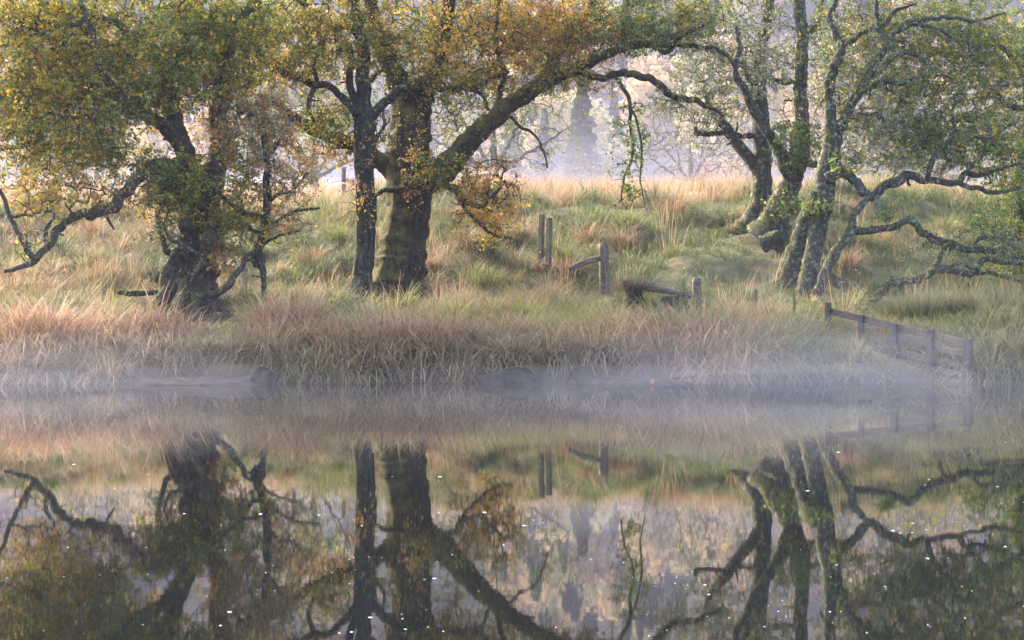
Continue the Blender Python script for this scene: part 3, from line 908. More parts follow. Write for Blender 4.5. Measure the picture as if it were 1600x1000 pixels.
# --- F: trunk behind, hollow foot
Ft = Tree("hollow_alder_tree", "thick split trunk with exposed pale wood at its foot, behind the twin leaning stems", (1202, 368), 34.6, M_BARK_GREY, M_TWIG_GREY)
Ft.limb([(1190, 378, 44), (1205, 358, 46), (1217, 330, 40), (1232, 300, 33), (1244, 270, 28), (1254, 240, 25), (1255, 200, 21), (1251, 150, 20), (1252, 110, 19), (1254, 60, 18), (1250, 20, 19), (1246, -50, 14)], "trunk", 18, 0.4, 0.24, buttress(4, 0.35, 0.9, 0.25))
Ft.limb([(1242, 290, 20), (1225, 256, 19, -.2), (1208, 222, 18, -.4), (1190, 190, 17, -.5), (1176, 165, 15, -.6), (1162, 140, 13, -.7), (1151, 115, 11, -.8), (1152, 90, 10, -.8), (1156, 65, 8, -.8), (1150, 40, 6, -.8)], gnarl=0.8)
Ft.limb([(1192, 382, 26, -.5), (1206, 372, 24, -.6), (1222, 366, 16, -.7)], "root", 10, 0.5, 0.3, seedable=False)
Ft.limb([(1250, 250, 10), (1266, 258, 9), (1278, 255, 8), (1290, 240, 6)], gnarl=0.8)
Ft.limb([(1252, 130, 9), (1230, 128, 8), (1205, 125, 7)], gnarl=0.8)
Ft.limb([(1256, 60, 10), (1275, 35, 8), (1285, 5, 7), (1295, -30, 5)], gnarl=0.8)
Ft.zone(1195, 85, 60, 66, -.3, 0.9, 240, 10, PAL_GREY, 0.055, lich=15)
Ft.zone(1245, 225, 42, 38, -.3, 0.6, 170, 30, PAL_G, 0.055, lich=3)
Ft.zone(1280, 60, 50, 60, 0, 0.8, 120, 16, PAL_GY, 0.055, lich=6)
Ft.zone(1230, 320, 34, 20, -.4, 0.4, 50, 20, PAL_G, 0.055, lich=2)
Ft.zone(1240, -60, 120, 70, 0, 1.2, 160, 26, PAL_GY, 0.06)
Ft.lichen_on_limbs(150, 0.1, 0.05)
nleaf += Ft.finish()

# --- G: twin leaning stems with arching boughs
G = Tree("twin_stemmed_alder_tree", "twin-stemmed alder leaning to the right with long snaking boughs over the bank", (1250, 478), 31.2, M_BARK_GREY, M_TWIG_GREY)
G.limb([(1250, 494, 38), (1254, 470, 33), (1262, 435, 28), (1272, 390, 26), (1282, 340, 28), (1289, 300, 31), (1291, 270, 29), (1298, 235, 28), (1304, 200, 27)], "trunk", 18, 0.4, 0.2, buttress(4, 0.3, 0.3, 0.2))
G.limb([(1226, 458, 46, .6), (1233, 432, 38, .5), (1242, 400, 32, .4), (1253, 368, 29, .3), (1264, 335, 28, .1), (1278, 300, 24)], "trunk", 16, 0.4, 0.22, buttress(3, 0.3, 1.3, 0.3))
G.limb([(1300, 215, 22), (1297, 170, 17), (1298, 130, 17), (1303, 100, 16), (1312, 75, 14), (1308, 50, 12), (1295, 25, 11), (1305, 5, 9), (1315, -40, 7)], gnarl=0.9)
G.limb([(1306, 212, 22), (1322, 180, 17), (1335, 150, 16), (1350, 125, 14), (1365, 102, 12), (1378, 85, 10), (1380, 60, 10), (1372, 30, 8), (1368, 0, 7), (1380, -50, 5)], gnarl=0.9)
G.limb([(1338, 145, 12), (1365, 132, 11), (1390, 127, 10), (1415, 127, 7), (1440, 115, 4)], gnarl=0.9)
G.limb([(1379, 72, 8), (1395, 55, 8), (1420, 35, 8), (1450, 25, 7), (1490, 30, 6), (1530, 32, 5), (1570, 20, 3)], gnarl=1.0)
G.limb([(1318, 192, 11), (1345, 180, 9), (1365, 182, 8), (1390, 188, 7), (1420, 200, 6), (1445, 215, 4)], gnarl=1.0)
G.limb([(1312, 76, 8), (1328, 64, 9), (1348, 52, 8), (1372, 46, 8), (1400, 20, 6), (1430, 5, 4)], gnarl=1.0)
G.limb([(1380, 60, 8), (1405, 50, 8), (1430, 38, 7), (1460, 45, 5), (1490, 60, 4)], gnarl=1.0)
G.limb([(1350, 122, 8), (1375, 110, 8), (1400, 90, 7), (1425, 85, 6), (1455, 100, 5)], gnarl=1.0)
G.limb([(1292, 280, 19), (1312, 270, 17), (1330, 277, 16), (1345, 298, 15), (1358, 306, 14), (1370, 302, 15), (1385, 289, 16), (1404, 284, 16), (1415, 274, 15), (1430, 277, 13), (1450, 283, 11), (1495, 283, 10), (1510, 271, 9), (1530, 272, 8), (1560, 265, 6), (1610, 250, 4)], "limb", 11, 0.5, 0.2, dd=-.2)
G.limb([(1493, 283, 8), (1530, 295, 8), (1560, 303, 7), (1605, 290, 5)], gnarl=0.9, dd=-.2)
G.limb([(1450, 284, 9), (1454, 255, 10), (1468, 238, 9), (1485, 223, 8), (1505, 215, 6), (1545, 216, 4)], gnarl=0.7, dd=-.2)
G.limb([(1484, 226, 7), (1492, 200, 6), (1490, 175, 5), (1500, 150, 3)], gnarl=0.8, dd=-.2)
G.limb([(1508, 272, 7), (1540, 235, 6), (1565, 205, 5), (1590, 190, 4)], gnarl=0.8, dd=-.2)
G.limb([(1264, 492, 20, -.3), (1270, 472, 18, -.3), (1281, 445, 16, -.4), (1295, 410, 16, -.5), (1310, 385, 15, -.6), (1328, 358, 13, -.6), (1332, 340, 12, -.6), (1348, 320, 11, -.5), (1360, 304, 10, -.3)], "limb", 10, 0.5, 0.2)
G.limb([(1326, 362, 13, -.6), (1355, 360, 12, -.7), (1385, 359, 11, -.7), (1405, 345, 11, -.8), (1422, 345, 11, -.8), (1440, 362, 12, -.9), (1460, 375, 13, -.9), (1490, 385, 13, -1.0), (1520, 392, 12, -1.0), (1550, 395, 10, -1.1), (1610, 405, 6, -1.2)], "limb", 10, 0.8, 0.24)
G.limb([(1258, 410, 12, .1), (1285, 424, 16, -.2), (1310, 440, 18, -.5), (1340, 456, 14, -.7), (1363, 467, 12, -.8), (1375, 461, 14, -.8), (1386, 446, 14, -.9), (1402, 440, 13, -.9), (1430, 437, 13, -1.0), (1455, 425, 13, -1.0), (1480, 421, 13, -1.1), (1515, 428, 11, -1.1), (1530, 415, 9, -1.2), (1545, 405, 9, -1.2), (1570, 410, 7, -1.2), (1610, 413, 4, -1.3)], "limb", 10, 0.6, 0.22)
G.limb([(1456, 426, 8, -1.0), (1468, 400, 9, -1.0), (1482, 380, 10, -1.0)], gnarl=0.5)
G.limb([(1512, 428, 7, -1.1), (1540, 425, 7, -1.1), (1570, 432, 6, -1.2), (1610, 441, 4, -1.2)], gnarl=0.8)
G.limb([(1480, 421, 6, -1.1), (1500, 412, 6, -1.1), (1520, 420, 5, -1.1)], gnarl=0.9)
G.limb([(1515, 391, 6, -1.0), (1535, 370, 6, -1.0), (1560, 372, 5, -1.0), (1590, 390, 3, -1.0)], gnarl=1.0)
G.zone(1430, 130, 130, 85, 0.9, 1.3, 620, 30, PAL_GY, 0.056, lich=7)
G.zone(1440, 215, 80, 50, 0.7, 0.8, 260, 34, PAL_G, 0.056, lich=5)
G.zone(1370, 220, 60, 40, -.2, 0.8, 160, 16, PAL_GREY, 0.056, lich=12)
G.zone(1345, 60, 70, 70, 0.7, 0.8, 240, 20, PAL_GY, 0.056, lich=7)
G.zone(1460, 40, 100, 50, 0.7, 0.8, 260, 26, PAL_GY, 0.056, lich=8)
G.zone(1540, 225, 60, 50, -.2, 0.9, 240, 26, PAL_GY, 0.056, lich=8)
G.zone(1280, 320, 36, 16, -.3, 0.4, 50, 18, PAL_G, 0.05)
G.zone(1315, 255, 30, 24, -.2, 0.4, 60, 18, PAL_GY, 0.05, lich=5)
G.zone(1385, 338, 16, 13, -.8, 0.25, 18, 22, PAL_G, 0.055)
G.zone(1535, 345, 34, 26, -1.0, 0.5, 60, 20, PAL_GY, 0.055, lich=4)
G.zone(1570, 385, 40, 30, -1.1, 0.5, 130, 12, PAL_GREY, 0.045, lich=12)
G.zone(1400, -80, 200, 80, 0, 1.5, 260, 34, PAL_GY, 0.06)
G.zone(1420, 110, 170, 120, 0.9, 1.0, 420, 14, PAL_GREY, 0.05, lich=14)
G.zone(1500, 60, 110, 80, 0.8, 1.0, 300, 26, PAL_GY, 0.05, lich=10)
G.zone(1420, 255, 90, 22, 0.0, 0.7, 130, 10, PAL_GREY, 0.05, lich=12)
G.zone(1330, 120, 60, 90, 0.3, 0.7, 200, 12, PAL_GY, 0.05, lich=12)
G.zone(1390, 90, 110, 110, -.4, 0.5, 200, 3, PAL_GREY, 0.05, lich=14)
G.zone(1500, 390, 90, 36, -1.1, 0.4, 110, 3, PAL_GREY, 0.045, lich=10)
G.lichen_on_limbs(170, 0.085, 0.04)
nleaf += G.finish()

# --- I: dense tree at the right edge
I = Tree("bushy_alder_tree", "dense grey-green tree cut off by the right edge of the picture", (1600, 470), 33.0, M_BARK_OLD, M_TWIG_GREY)
I.limb([(1606, 480, 40), (1602, 430, 32), (1600, 380, 28), (1598, 320, 27), (1602, 250, 25), (1610, 180, 22), (1605, 100, 18), (1615, 20, 14), (1620, -60, 9)], "trunk", 16, 0.4, 0.2, buttress(4, 0.3, 0.3, 0.2))
I.limb([(1604, 170, 12), (1575, 160, 9), (1550, 140, 8), (1530, 120, 6)], gnarl=1.0)
I.limb([(1606, 240, 12), (1580, 235, 9), (1555, 225, 7), (1530, 235, 5)], gnarl=1.0)
I.limb([(1605, 110, 10), (1575, 80, 8), (1545, 70, 6), (1520, 50, 4)], gnarl=1.0)
I.limb([(1600, 390, 10), (1580, 370, 8), (1560, 345, 6)], gnarl=1.0)
I.zone(1570, 110, 75, 120, 0, 1.2, 560, 34, PAL_GY, 0.052, lich=6)
I.zone(1590, 290, 50, 70, -.2, 0.8, 240, 34, PAL_G, 0.052, lich=5)
I.zone(1585, 395, 45, 55, -.4, 0.8, 260, 34, PAL_GY, 0.052, lich=5)
I.zone(1640, 200, 80, 160, 0, 1.2, 260, 34, PAL_GY, 0.056)
I.lichen_on_limbs(120)
nleaf += I.finish()

# ------------------------------------------------------------------ pale trees and scrub out in the misty field
def ghost(name, label, x, D, h, w, pal, n, leaves, forks=5, lsize=0.12, dense=1.0, rd=None):
    bx = (x - 800) / F * D
    gz = float(ground(bx, D))
    yb = YH - (gz - H) / D * F
    s = F / D
    T = Tree(name, label, (x, yb + 3), D, M_BARK_FAR, M_BARK_FAR)
    T.limb([(x, yb + 6, 0.55 * s * w * 0.12), (x + 2, yb - h * s * 0.2, 0.4 * s * w * 0.12), (x, yb - h * s * 0.45, 0.25 * s * w * 0.12)], "trunk", 8, 0.5, 0.15)
    T.twr = 2.4
    for k in range(forks):
        a = (k / max(forks - 1, 1) - 0.5) * 2
        T.limb([(x, yb - h * s * 0.15, 0.25 * s * w * 0.12), (x + a * w * s * 0.25, yb - h * s * (0.3 + 0.1 * (k % 2)), 0.16 * s * w * 0.12, rng.uniform(-.5, .5)),
                (x + a * w * s * 0.45, yb - h * s * (0.75 - 0.3 * abs(a)), 0.05 * s * w * 0.12, rng.uniform(-1, 1))], "limb", 6, 1.0, 0.1)
    T.zone(x, yb - h * s * 0.58, w * s * 0.5, h * s * 0.44, 0, rd or w * 0.4, int(n * 0.65), leaves * 1.4, pal, lsize, lsize * 1.2)
    T.finish()


ghost("hawthorn_tree", "pale rounded thorn tree fading into mist beyond the bank, right of the hanging branch", 1078, 80, 4.6, 4.6, PAL_GHOST, 900, 9, 7, 0.08)
ghost("hawthorn_tree", "misty grey-green tree behind the gap between slim birch and sweeping limb", 770, 64, 5.2, 6.0, [(2, OLIVE), (2, LICHD), (1, GREEN)], 420, 24, 5, 0.10)
ghost("hawthorn_tree", "low pale scrub tree in the mist left of the hanging branch", 925, 92, 2.0, 3.6, PAL_GHOST + [(2, PINKB)], 260, 16, 5, 0.10)
ghost("hawthorn_tree", "misty grey-green tree behind the slim dark birch", 490, 62, 4.6, 5.4, [(2, OLIVE), (2, LICHD), (1, GREEN)], 420, 26, 5, 0.10)
ghost("hawthorn_tree", "broad misty olive tree behind the arching bough on the right", 1440, 70, 3.2, 9.0, [(3, OLIVE), (2, LICHD), (1, YEL)], 620, 30, 7, 0.10)
ghost("hawthorn_tree", "tawny misty tree showing between the right-hand trunks", 1225, 74, 6.2, 4.4, [(2, PALE), (2, OLIVE), (2, PINKB)], 420, 24, 5, 0.10)
ghost("hawthorn_tree", "tawny thorn scrub on the field edge behind the old pollard", 150, 66, 2.6, 5.0, [(2, PINKB), (2, OLIVE), (1, PALE)], 300, 22, 5, 0.10)
ghost("hawthorn_tree", "small pinkish scrub behind the grey trunk with the curved foot", 1150, 66, 1.6, 2.4, [(2, PINKB), (1, PALE)], 160, 14, 5, 0.09)

# trees on the far hillside: shared meshes, one object for each tree
M_FARLEAF = foliage_mat("far_leaf", 0.3)


def far_tree_mesh(kind, seed):
    r = np.random.default_rng(seed)
    n = 900
    if kind == "conifer":
        t = r.random(n) ** 0.75
        rad = (1 - t) * 1.9 * (0.75 + 0.25 * np.sin(t * 34)) + 0.05
        a = r.uniform(0, 2 * np.pi, n)
        q = np.sqrt(r.uniform(0.25, 1, n)) * rad
        C = np.stack([q * np.cos(a), q * np.sin(a), 0.8 + t * 8.6], 1)
        col = np.array([0.035, 0.05, 0.035]) * r.uniform(0.7, 1.4, (n, 1))
        sz = 0.75
    else:
        cs = []
        for k in range(16):
            c = np.array([r.normal() * 1.2, r.normal() * 1.2, r.uniform(2.2, 7.6)])
            c[:2] *= 1.15 - abs(c[2] - 4.2) / 5
            cs.append(c + r.normal(size=(n // 16, 3)) * np.array([0.75, 0.75, 0.7]))
        C = np.vstack(cs)
        n = len(C)
        base = np.array([[0.62, 0.46, 0.22], [0.48, 0.42, 0.20], [0.62, 0.42, 0.26]][seed % 3])
        col = base * r.uniform(0.7, 1.3, (n, 1))
        sz = 0.62
    Vl, q = leaf_quads(C, sz, 0.4, 0.8)
    tv, tq, tt = tube(np.array([[0, 0, -0.5], [0.05, 0, 3], [0, 0.05, 6.5]]), [0.2, 0.14, 0.05], 6)
    Vj = np.vstack([Vl, tv])
    cj = np.vstack([np.repeat(col, 4, 0), np.full((len(tv), 3), 0.10)])
    return mesh_data("far_" + kind, Vj, [q, tq + len(Vl), tt + len(Vl)], M_FARLEAF, cj, False)


con = [far_tree_mesh("conifer", 40 + k) for k in range(4)]
gol = [far_tree_mesh("birch", 60 + k) for k in range(6)]
for k in range(250):
    D = 112 + 125 * (k + rng.random()) / 250
    x = (rng.uniform(-0.07, 1.07) * 1600 - 800) / F * D
    if k % 5 == 0:                                   # the open gap between the limbs shows the most trees
        D = 108 + 70 * k / 250
        x = (rng.uniform(790, 1030) - 800) / F * D
    golden = rng.random() < 0.40
    o = link("birch_tree" if golden else "conifer_tree", random.choice(gol if golden else con), None, (x, D, float(ground(x, D)) - 0.2))
    s = rng.uniform(0.45, 0.85)
    o.scale = (s * rng.uniform(0.85, 1.2), s * rng.uniform(0.85, 1.2), s)
    o.rotation_euler = (0, 0, rng.uniform(0, 6.28))
    if golden:
        tag(o, "pale golden tree on the hazy far hillside", "tree", "golden trees on the far hillside")
    else:
        tag(o, "dark blue-grey conifer on the hazy far hillside", "tree", "conifers on the far hillside")


# ------------------------------------------------------------------ grass
def blades(R, az, lean, L, bend, width, ca, cb, fine=True):
    """arching blades: roots R, heading az, outward lean and droop"""
    n = len(R)
    d = np.stack([np.cos(az), np.sin(az), np.zeros(n)], 1)
    s = np.stack([-np.sin(az + rng.normal(size=n) * 0.6), np.cos(az + rng.normal(size=n) * 0.6), np.zeros(n)], 1)
    rows, cols = [], []
    for t, wf in (((0.0, 1.0), (0.4, 0.9), (0.75, 0.6), (1.0, 0.0)) if fine else ((0.0, 1.0), (0.55, 0.85), (1.0, 0.0))):
        hor = (lean * t + bend * t ** 2.2) * L
        ver = L * t * np.sqrt(np.clip(1 - (lean * 0.6 + bend * 0.75 * t) ** 2, 0.02, 1)) - L * np.clip(bend - 0.55, 0, None) * t ** 3 * 0.9
        p = R + d * hor[:, None]
        p[:, 2] += ver
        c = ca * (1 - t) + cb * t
        if wf > 0:
            rows += [p - s * (width * wf)[:, None] * 0.5, p + s * (width * wf)[:, None] * 0.5]
            cols += [c, c]
        else:
            rows.append(p)
            cols.append(c)
    V = np.stack(rows, 1).reshape(-1, 3)
    Cc = np.stack(cols, 1).reshape(-1, 3)
    if not fine:
        b = np.arange(n)[:, None] * 5
        return V, b + np.array([[0, 1, 3, 2]]), b + np.array([[2, 3, 4]]), Cc
    b = np.arange(n)[:, None] * 7
    quads = np.vstack([b + np.array([[0, 1, 3, 2]]), b + np.array([[2, 3, 5, 4]])])
    tris = b + np.array([[4, 5, 6]])
    return V, quads, tris, Cc


STRAW = np.array([0.50, 0.36, 0.18])
STRAWP = np.array([0.55, 0.36, 0.23])
PINKG = np.array([0.56, 0.35, 0.24])
REDB = np.array([0.27, 0.14, 0.09])
GGRN = np.array([0.16, 0.22, 0.07])
GYEL = np.array([0.36, 0.33, 0.09])
GDRK = np.array([0.06, 0.085, 0.04])
GREYG = np.array([0.24, 0.27, 0.16])


def mixcol(a, b, f):
    return a * (1 - f)[:, None] + b * f[:, None]


LOW = [(970, 1135, 25.6, 29.6, 0.18), (1020, 1130, 23.9, 25.7, 0.6), (880, 960, 29.0, 31.6, 0.35), (832, 868, 30.5, 33.4, 0.35), (235, 395, 24.2, 29.2, 0.25), (540, 665, 28.0, 31.6, 0.35),
       (1165, 1190, 25, 28, 0.6), (1225, 1300, 25.5, 31.4, 0.45), (1270, 1370, 22, 25.2, 0.6), (1340, 1540, 24, 27, 0.6), (1340, 1420, 27, 31, 0.5), (180, 270, 26, 28.6, 0.5),
       (1150, 1240, 32, 36.2, 0.4)]


def open_factor(X, Y):
    f = np.ones(len(X))
    p = px_of(X, Y)
    for (a, b, c, d, k) in LOW:
        f = np.where((p > a) & (p < b) & (Y > c) & (Y < d), np.minimum(f, k), f)
    return f


def fence_depth(p):
    return np.interp(p, [1293, 1512], [25.0, 22.25])


def tussocks(name, label, X, Y, nb, rad, L, colfun, lean=(0.1, 0.7), bend=(0.1, 0.9), width=0.008, bias=None, mound=0.0, fine=True):
    n = len(X)
    p = px_of(X, Y)
    L = L * open_factor(X, Y)
    L = np.where((p > 1345) & (p < 1525) & (Y < fence_depth(p) + 0.25), L * 0.12, L)
    ti = np.repeat(np.arange(n), nb)
    N = len(ti)
    a = rng.uniform(0, 2 * np.pi, N)
    q = np.sqrt(rng.random(N)) * rad[ti]
    x = X[ti] + np.cos(a) * q
    y = Y[ti] + np.sin(a) * q
    az = a + rng.normal(size=N) * 0.5
    if bias is not None:
        az = np.where(rng.random(N) < bias[1], bias[0] + rng.normal(size=N) * 0.6, az)
    f = q / (rad[ti] + 1e-6)
    R = np.stack([x, y, ground(x, y) - 0.03 + mound * L[ti] * (1 - f * f)], 1)
    ln = rng.uniform(*lean, N) * (0.35 + 0.65 * f)
    bd = rng.uniform(*bend, N)
    Lb = L[ti] * rng.uniform(0.55, 1.15, N)
    ca, cb = colfun(x, y, ti, N)
    j = rng.uniform(0.7, 1.3, (N, 1))
    Vg, qd, tr, cc = blades(R, az, ln, Lb, bd, width * rng.uniform(0.7, 1.4, N), np.clip(ca * j, 0.01, 0.75), np.clip(cb * j, 0.01, 0.75), fine)
    o = link(name, mesh_data(name, Vg, [qd, tr], M_GRASS, cc))
    tag(o, label, "grass", kind="stuff")
    return N


def px_of(x, y):
    return 800 + x / y * F


nbl = 0
# bank slope tussocks, 24.5 - 43 m
n = 3600
y = 24.4 + 18.8 * rng.random(n) ** 0.9
x = rng.uniform(-1, 1, n) * (y * 0.315 + 0.6)
pt_n = vnoise2(x * 0.5 + 20, y * 0.5, 8)
pt_n2 = vnoise2(x * 0.22 + 5, y * 0.22 + 9, 9)
tk_rand = rng.random(n)
tk_tone = rng.uniform(0.55, 1.35, n)
pT = px_of(x, y)
tk_green = np.clip((pT - 800) / 200, 0, 1) * np.clip((y - 29) / 3, 0, 1) * np.clip((42.5 - y) / 2, 0, 1)
tk_dry = np.clip(0.36 + 0.55 * pt_n + 0.45 * pt_n2 + 0.55 * (tk_rand - 0.5) - 0.50 * tk_green + 0.25 * np.clip((y - 40) / 2, 0, 1), 0, 1)
tk_dry = tk_dry * tk_dry * (3 - 2 * tk_dry)


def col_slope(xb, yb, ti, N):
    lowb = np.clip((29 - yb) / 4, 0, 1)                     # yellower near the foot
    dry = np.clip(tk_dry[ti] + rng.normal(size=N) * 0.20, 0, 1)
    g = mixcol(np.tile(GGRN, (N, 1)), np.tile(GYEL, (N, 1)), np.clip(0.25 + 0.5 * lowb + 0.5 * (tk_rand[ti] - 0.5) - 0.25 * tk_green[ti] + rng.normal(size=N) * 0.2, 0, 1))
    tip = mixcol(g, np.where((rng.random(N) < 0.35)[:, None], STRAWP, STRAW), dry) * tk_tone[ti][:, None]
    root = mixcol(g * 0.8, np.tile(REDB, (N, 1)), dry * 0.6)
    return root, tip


Ls = (rng.uniform(0.14, 0.34, n) + 0.16 * (pt_n > 0.1) * tk_rand) * (1 - 0.35 * tk_green)
nbl += tussocks("grass", "tangled green and straw tussock grass covering the bank slope", x, y, 46, rng.uniform(0.10, 0.34, n), Ls, col_slope, (0.1, 1.0), (0.2, 1.25), 0.0115, mound=0.5, fine=False)

# big drooping tussocks that give the slope its lumps
n = 240
y = 24.6 + 18.0 * rng.random(n)
x = rng.uniform(-1, 1, n) * (y * 0.315)
bt_kind = rng.choice(4, n, p=[.34, .26, .28, .12])
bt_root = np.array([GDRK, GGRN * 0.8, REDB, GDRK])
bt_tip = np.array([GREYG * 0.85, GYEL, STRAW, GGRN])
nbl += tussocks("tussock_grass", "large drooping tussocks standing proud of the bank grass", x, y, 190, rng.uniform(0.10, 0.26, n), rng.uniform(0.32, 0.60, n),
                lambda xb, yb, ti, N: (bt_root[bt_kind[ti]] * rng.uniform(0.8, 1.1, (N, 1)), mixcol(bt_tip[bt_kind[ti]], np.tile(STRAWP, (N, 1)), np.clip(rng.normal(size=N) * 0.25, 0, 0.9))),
                (0.1, 0.75), (0.35, 1.15), 0.0105, mound=0.35)

# uneven clumps along the crest
n = 120
y = rng.uniform(39.5, 43.5, n)
x = rng.uniform(-1, 1, n) * (y * 0.315)
ck = 0.5 + 0.5 * vnoise2(x * 0.8, y * 0.2, 29)
nbl += tussocks("crest_grass", "uneven green and straw clumps along the crest of the bank", x, y, 110, rng.uniform(0.15, 0.40, n), rng.uniform(0.25, 0.75, n) * (0.4 + ck),
                lambda xb, yb, ti, N: (np.tile(GGRN * 0.8, (N, 1)), mixcol(np.tile(GGRN * 1.1, (N, 1)), np.tile(STRAW, (N, 1)), np.clip(tk_rand[ti] + rng.normal(size=N) * 0.2, 0, 1))),
                (0.1, 0.7), (0.3, 1.1), 0.014, mound=0.5, fine=False)

# tall seed stalks scattered on the slope
n = 170
y = rng.uniform(25, 42, n)
x = rng.uniform(-1, 1, n) * (y * 0.31)
nbl += tussocks("seed_grass", "thin upright straw seed stalks standing above the bank grass", x, y, 14, rng.uniform(0.05, 0.3, n), rng.uniform(0.5, 0.95, n),
                lambda xb, yb, ti, N: (np.tile(STRAW * 0.8, (N, 1)), np.tile(STRAWP, (N, 1))), (0.0, 0.25), (0.0, 0.35), 0.008, fine=False)

# reed fringe at the water's edge
n = 1650
x = rng.uniform(-6.9, 6.9, n)
y = 22.0 + shore(x) - 0.12 + 2.75 * rng.random(n) ** 0.85
pxs = px_of(x, y)
clear = ((pxs > 190) & (pxs < 420) & (y < 22.55 + shore(x))) | ((pxs > 735) & (pxs < 1080) & (y < 22.5 + shore(x)))
x, y = x[~clear], y[~clear]
n = len(x)
rn = vnoise2(x * 0.8 + 31, y * 0.8, 12)
yr = y - shore(x) - 22


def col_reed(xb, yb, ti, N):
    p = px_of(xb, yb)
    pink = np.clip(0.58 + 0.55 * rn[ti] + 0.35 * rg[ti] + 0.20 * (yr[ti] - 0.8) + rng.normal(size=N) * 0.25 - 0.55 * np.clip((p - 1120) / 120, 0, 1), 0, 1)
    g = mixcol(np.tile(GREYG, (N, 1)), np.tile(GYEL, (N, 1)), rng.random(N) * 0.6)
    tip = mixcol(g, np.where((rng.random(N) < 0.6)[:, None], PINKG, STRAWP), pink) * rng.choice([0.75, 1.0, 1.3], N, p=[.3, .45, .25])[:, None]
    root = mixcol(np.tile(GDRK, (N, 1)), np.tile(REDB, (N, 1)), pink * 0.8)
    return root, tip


rg = vnoise2(x * 1.3 + 3, y * 0.9, 27)
hgt = 0.42 + 0.16 * rn + 0.22 * rg + 0.10 * np.clip(yr, 0, 1.2)
nbl += tussocks("reeds", "pinkish-brown arching reed grass fringing the water's edge", x, y, 38, rng.uniform(0.05, 0.20, n), np.clip(hgt, 0.14, 0.9) * rng.uniform(0.75, 1.25, n), col_reed, (0.05, 0.6), (0.3, 1.25), 0.0145, bias=(-math.pi / 2, 0.30))

# lush green band behind the reeds
n = 420
x = rng.uniform(-7.6, 7.6, n)
y = rng.uniform(24.3, 26.6, n)
nbl += tussocks("green_grass", "fresh yellow-green grass band behind the reeds", x, y, 40, rng.uniform(0.1, 0.3, n), rng.uniform(0.35, 0.6, n),
                lambda xb, yb, ti, N: (np.tile(GGRN, (N, 1)), mixcol(np.tile(GYEL, (N, 1)), np.tile(STRAW, (N, 1)), rng.random(N) * 0.6)), (0.05, 0.5), (0.2, 1.0), 0.0115)

# dead pale grass of the field beyond the crest
n = 1700
y = 41.5 + 36 * rng.random(n) ** 1.3
x = rng.uniform(-1, 1, n) * (y * 0.31)
fn = vnoise2(x * 0.4, y * 0.4, 14)
nbl += tussocks("field_grass", "pale peach dead grass of the field beyond the bank crest", x, y, 30, rng.uniform(0.2, 0.7, n), rng.uniform(0.45, 0.8, n) + 0.12 * fn,
                lambda xb, yb, ti, N: (np.tile(STRAW * 0.8, (N, 1)), mixcol(np.tile(STRAW * 0.95, (N, 1)), np.tile(np.array([0.50, 0.33, 0.25]), (N, 1)), rng.random(N))), (0.0, 0.4), (0.0, 0.6), 0.016, fine=False)

# fallen leaves caught in the bank grass
n = 1300
y = rng.uniform(23.2, 37, n)
x = rng.uniform(-1, 1, n) * (y * 0.30)
Cl = np.stack([x, y, ground(x, y) + rng.uniform(0.05, 0.30, n)], 1)
Vl, ql = leaf_quads(Cl, 0.06, 0.9)
tag(link("fallen_leaves", mesh_data("fallen_leaves", Vl, [ql], M_LEAF, np.repeat(pick_colors([(1, GOLD), (3, RUST), (3, PINKB)], n) * 0.75, 4, axis=0), False)),
    "small fallen autumn leaves caught in the bank grass", "leaves", kind="stuff")

# rush clumps: darker, upright
cl = [(1440, 26.3, 0.85), (1470, 26.6, 0.8), (1415, 26.5, 0.8), (1530, 26.8, 0.8), (1500, 27.0, 0.7), (1060, 23.8, 0.75), (1100, 23.6, 0.75), (1140, 23.7, 0.7), (110, 27.5, 0.5), (60, 25.4, 0.6),
      (130, 31.0, 0.5), (170, 33.5, 0.5), (320, 23.2, 0.4), (350, 23.2, 0.4), (1590, 26.0, 0.8)]
x = np.array([(c[0] - 800) / F * c[1] for c in cl])
y = np.array([c[1] for c in cl])
nbl += tussocks("rushes", "dark upright rush clumps dotted along the bank", x, y, 420, np.full(len(cl), 0.34), np.array([c[2] for c in cl]),
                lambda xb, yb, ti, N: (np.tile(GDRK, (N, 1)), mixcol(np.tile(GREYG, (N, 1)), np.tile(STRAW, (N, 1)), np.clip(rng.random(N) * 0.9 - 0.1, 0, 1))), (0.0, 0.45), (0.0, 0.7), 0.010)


# ------------------------------------------------------------------ posts, rails, logs, stones
def post(name, label, x, ytop, ybase, D, w, mat, lean=(0, 0), sides=10, square=False, chip=0.0, group=None, sink=0.35):
    top = P(x, ytop, D)
    bot = P(x, ybase, D)
    gz = float(ground(bot[0], bot[1]))
    bot[2] = min(bot[2], gz) - sink
    top = top + np.array([lean[0], lean[1], 0])
    r = w / F * D / 2
    k = 4 if square else sides
    n = 12
    t = np.linspace(0, 1, n)[:, None]
    path = bot * (1 - t) + top * t
    V, q, tr = tube(path, np.full(n, r * (1.05 if square else 1.0)), k, 0.05 if square else 0.10, x)
    if chip:
        z = V[:, 2]
        m = z > top[2] - 0.01
        V[m, 2] += rng.uniform(-chip, chip * 0.4, m.sum())
    o = link(name, mesh_data(name, V - bot, [q, tr], mat, None, not square), None, bot)
    return tag(o, label, "post", group)


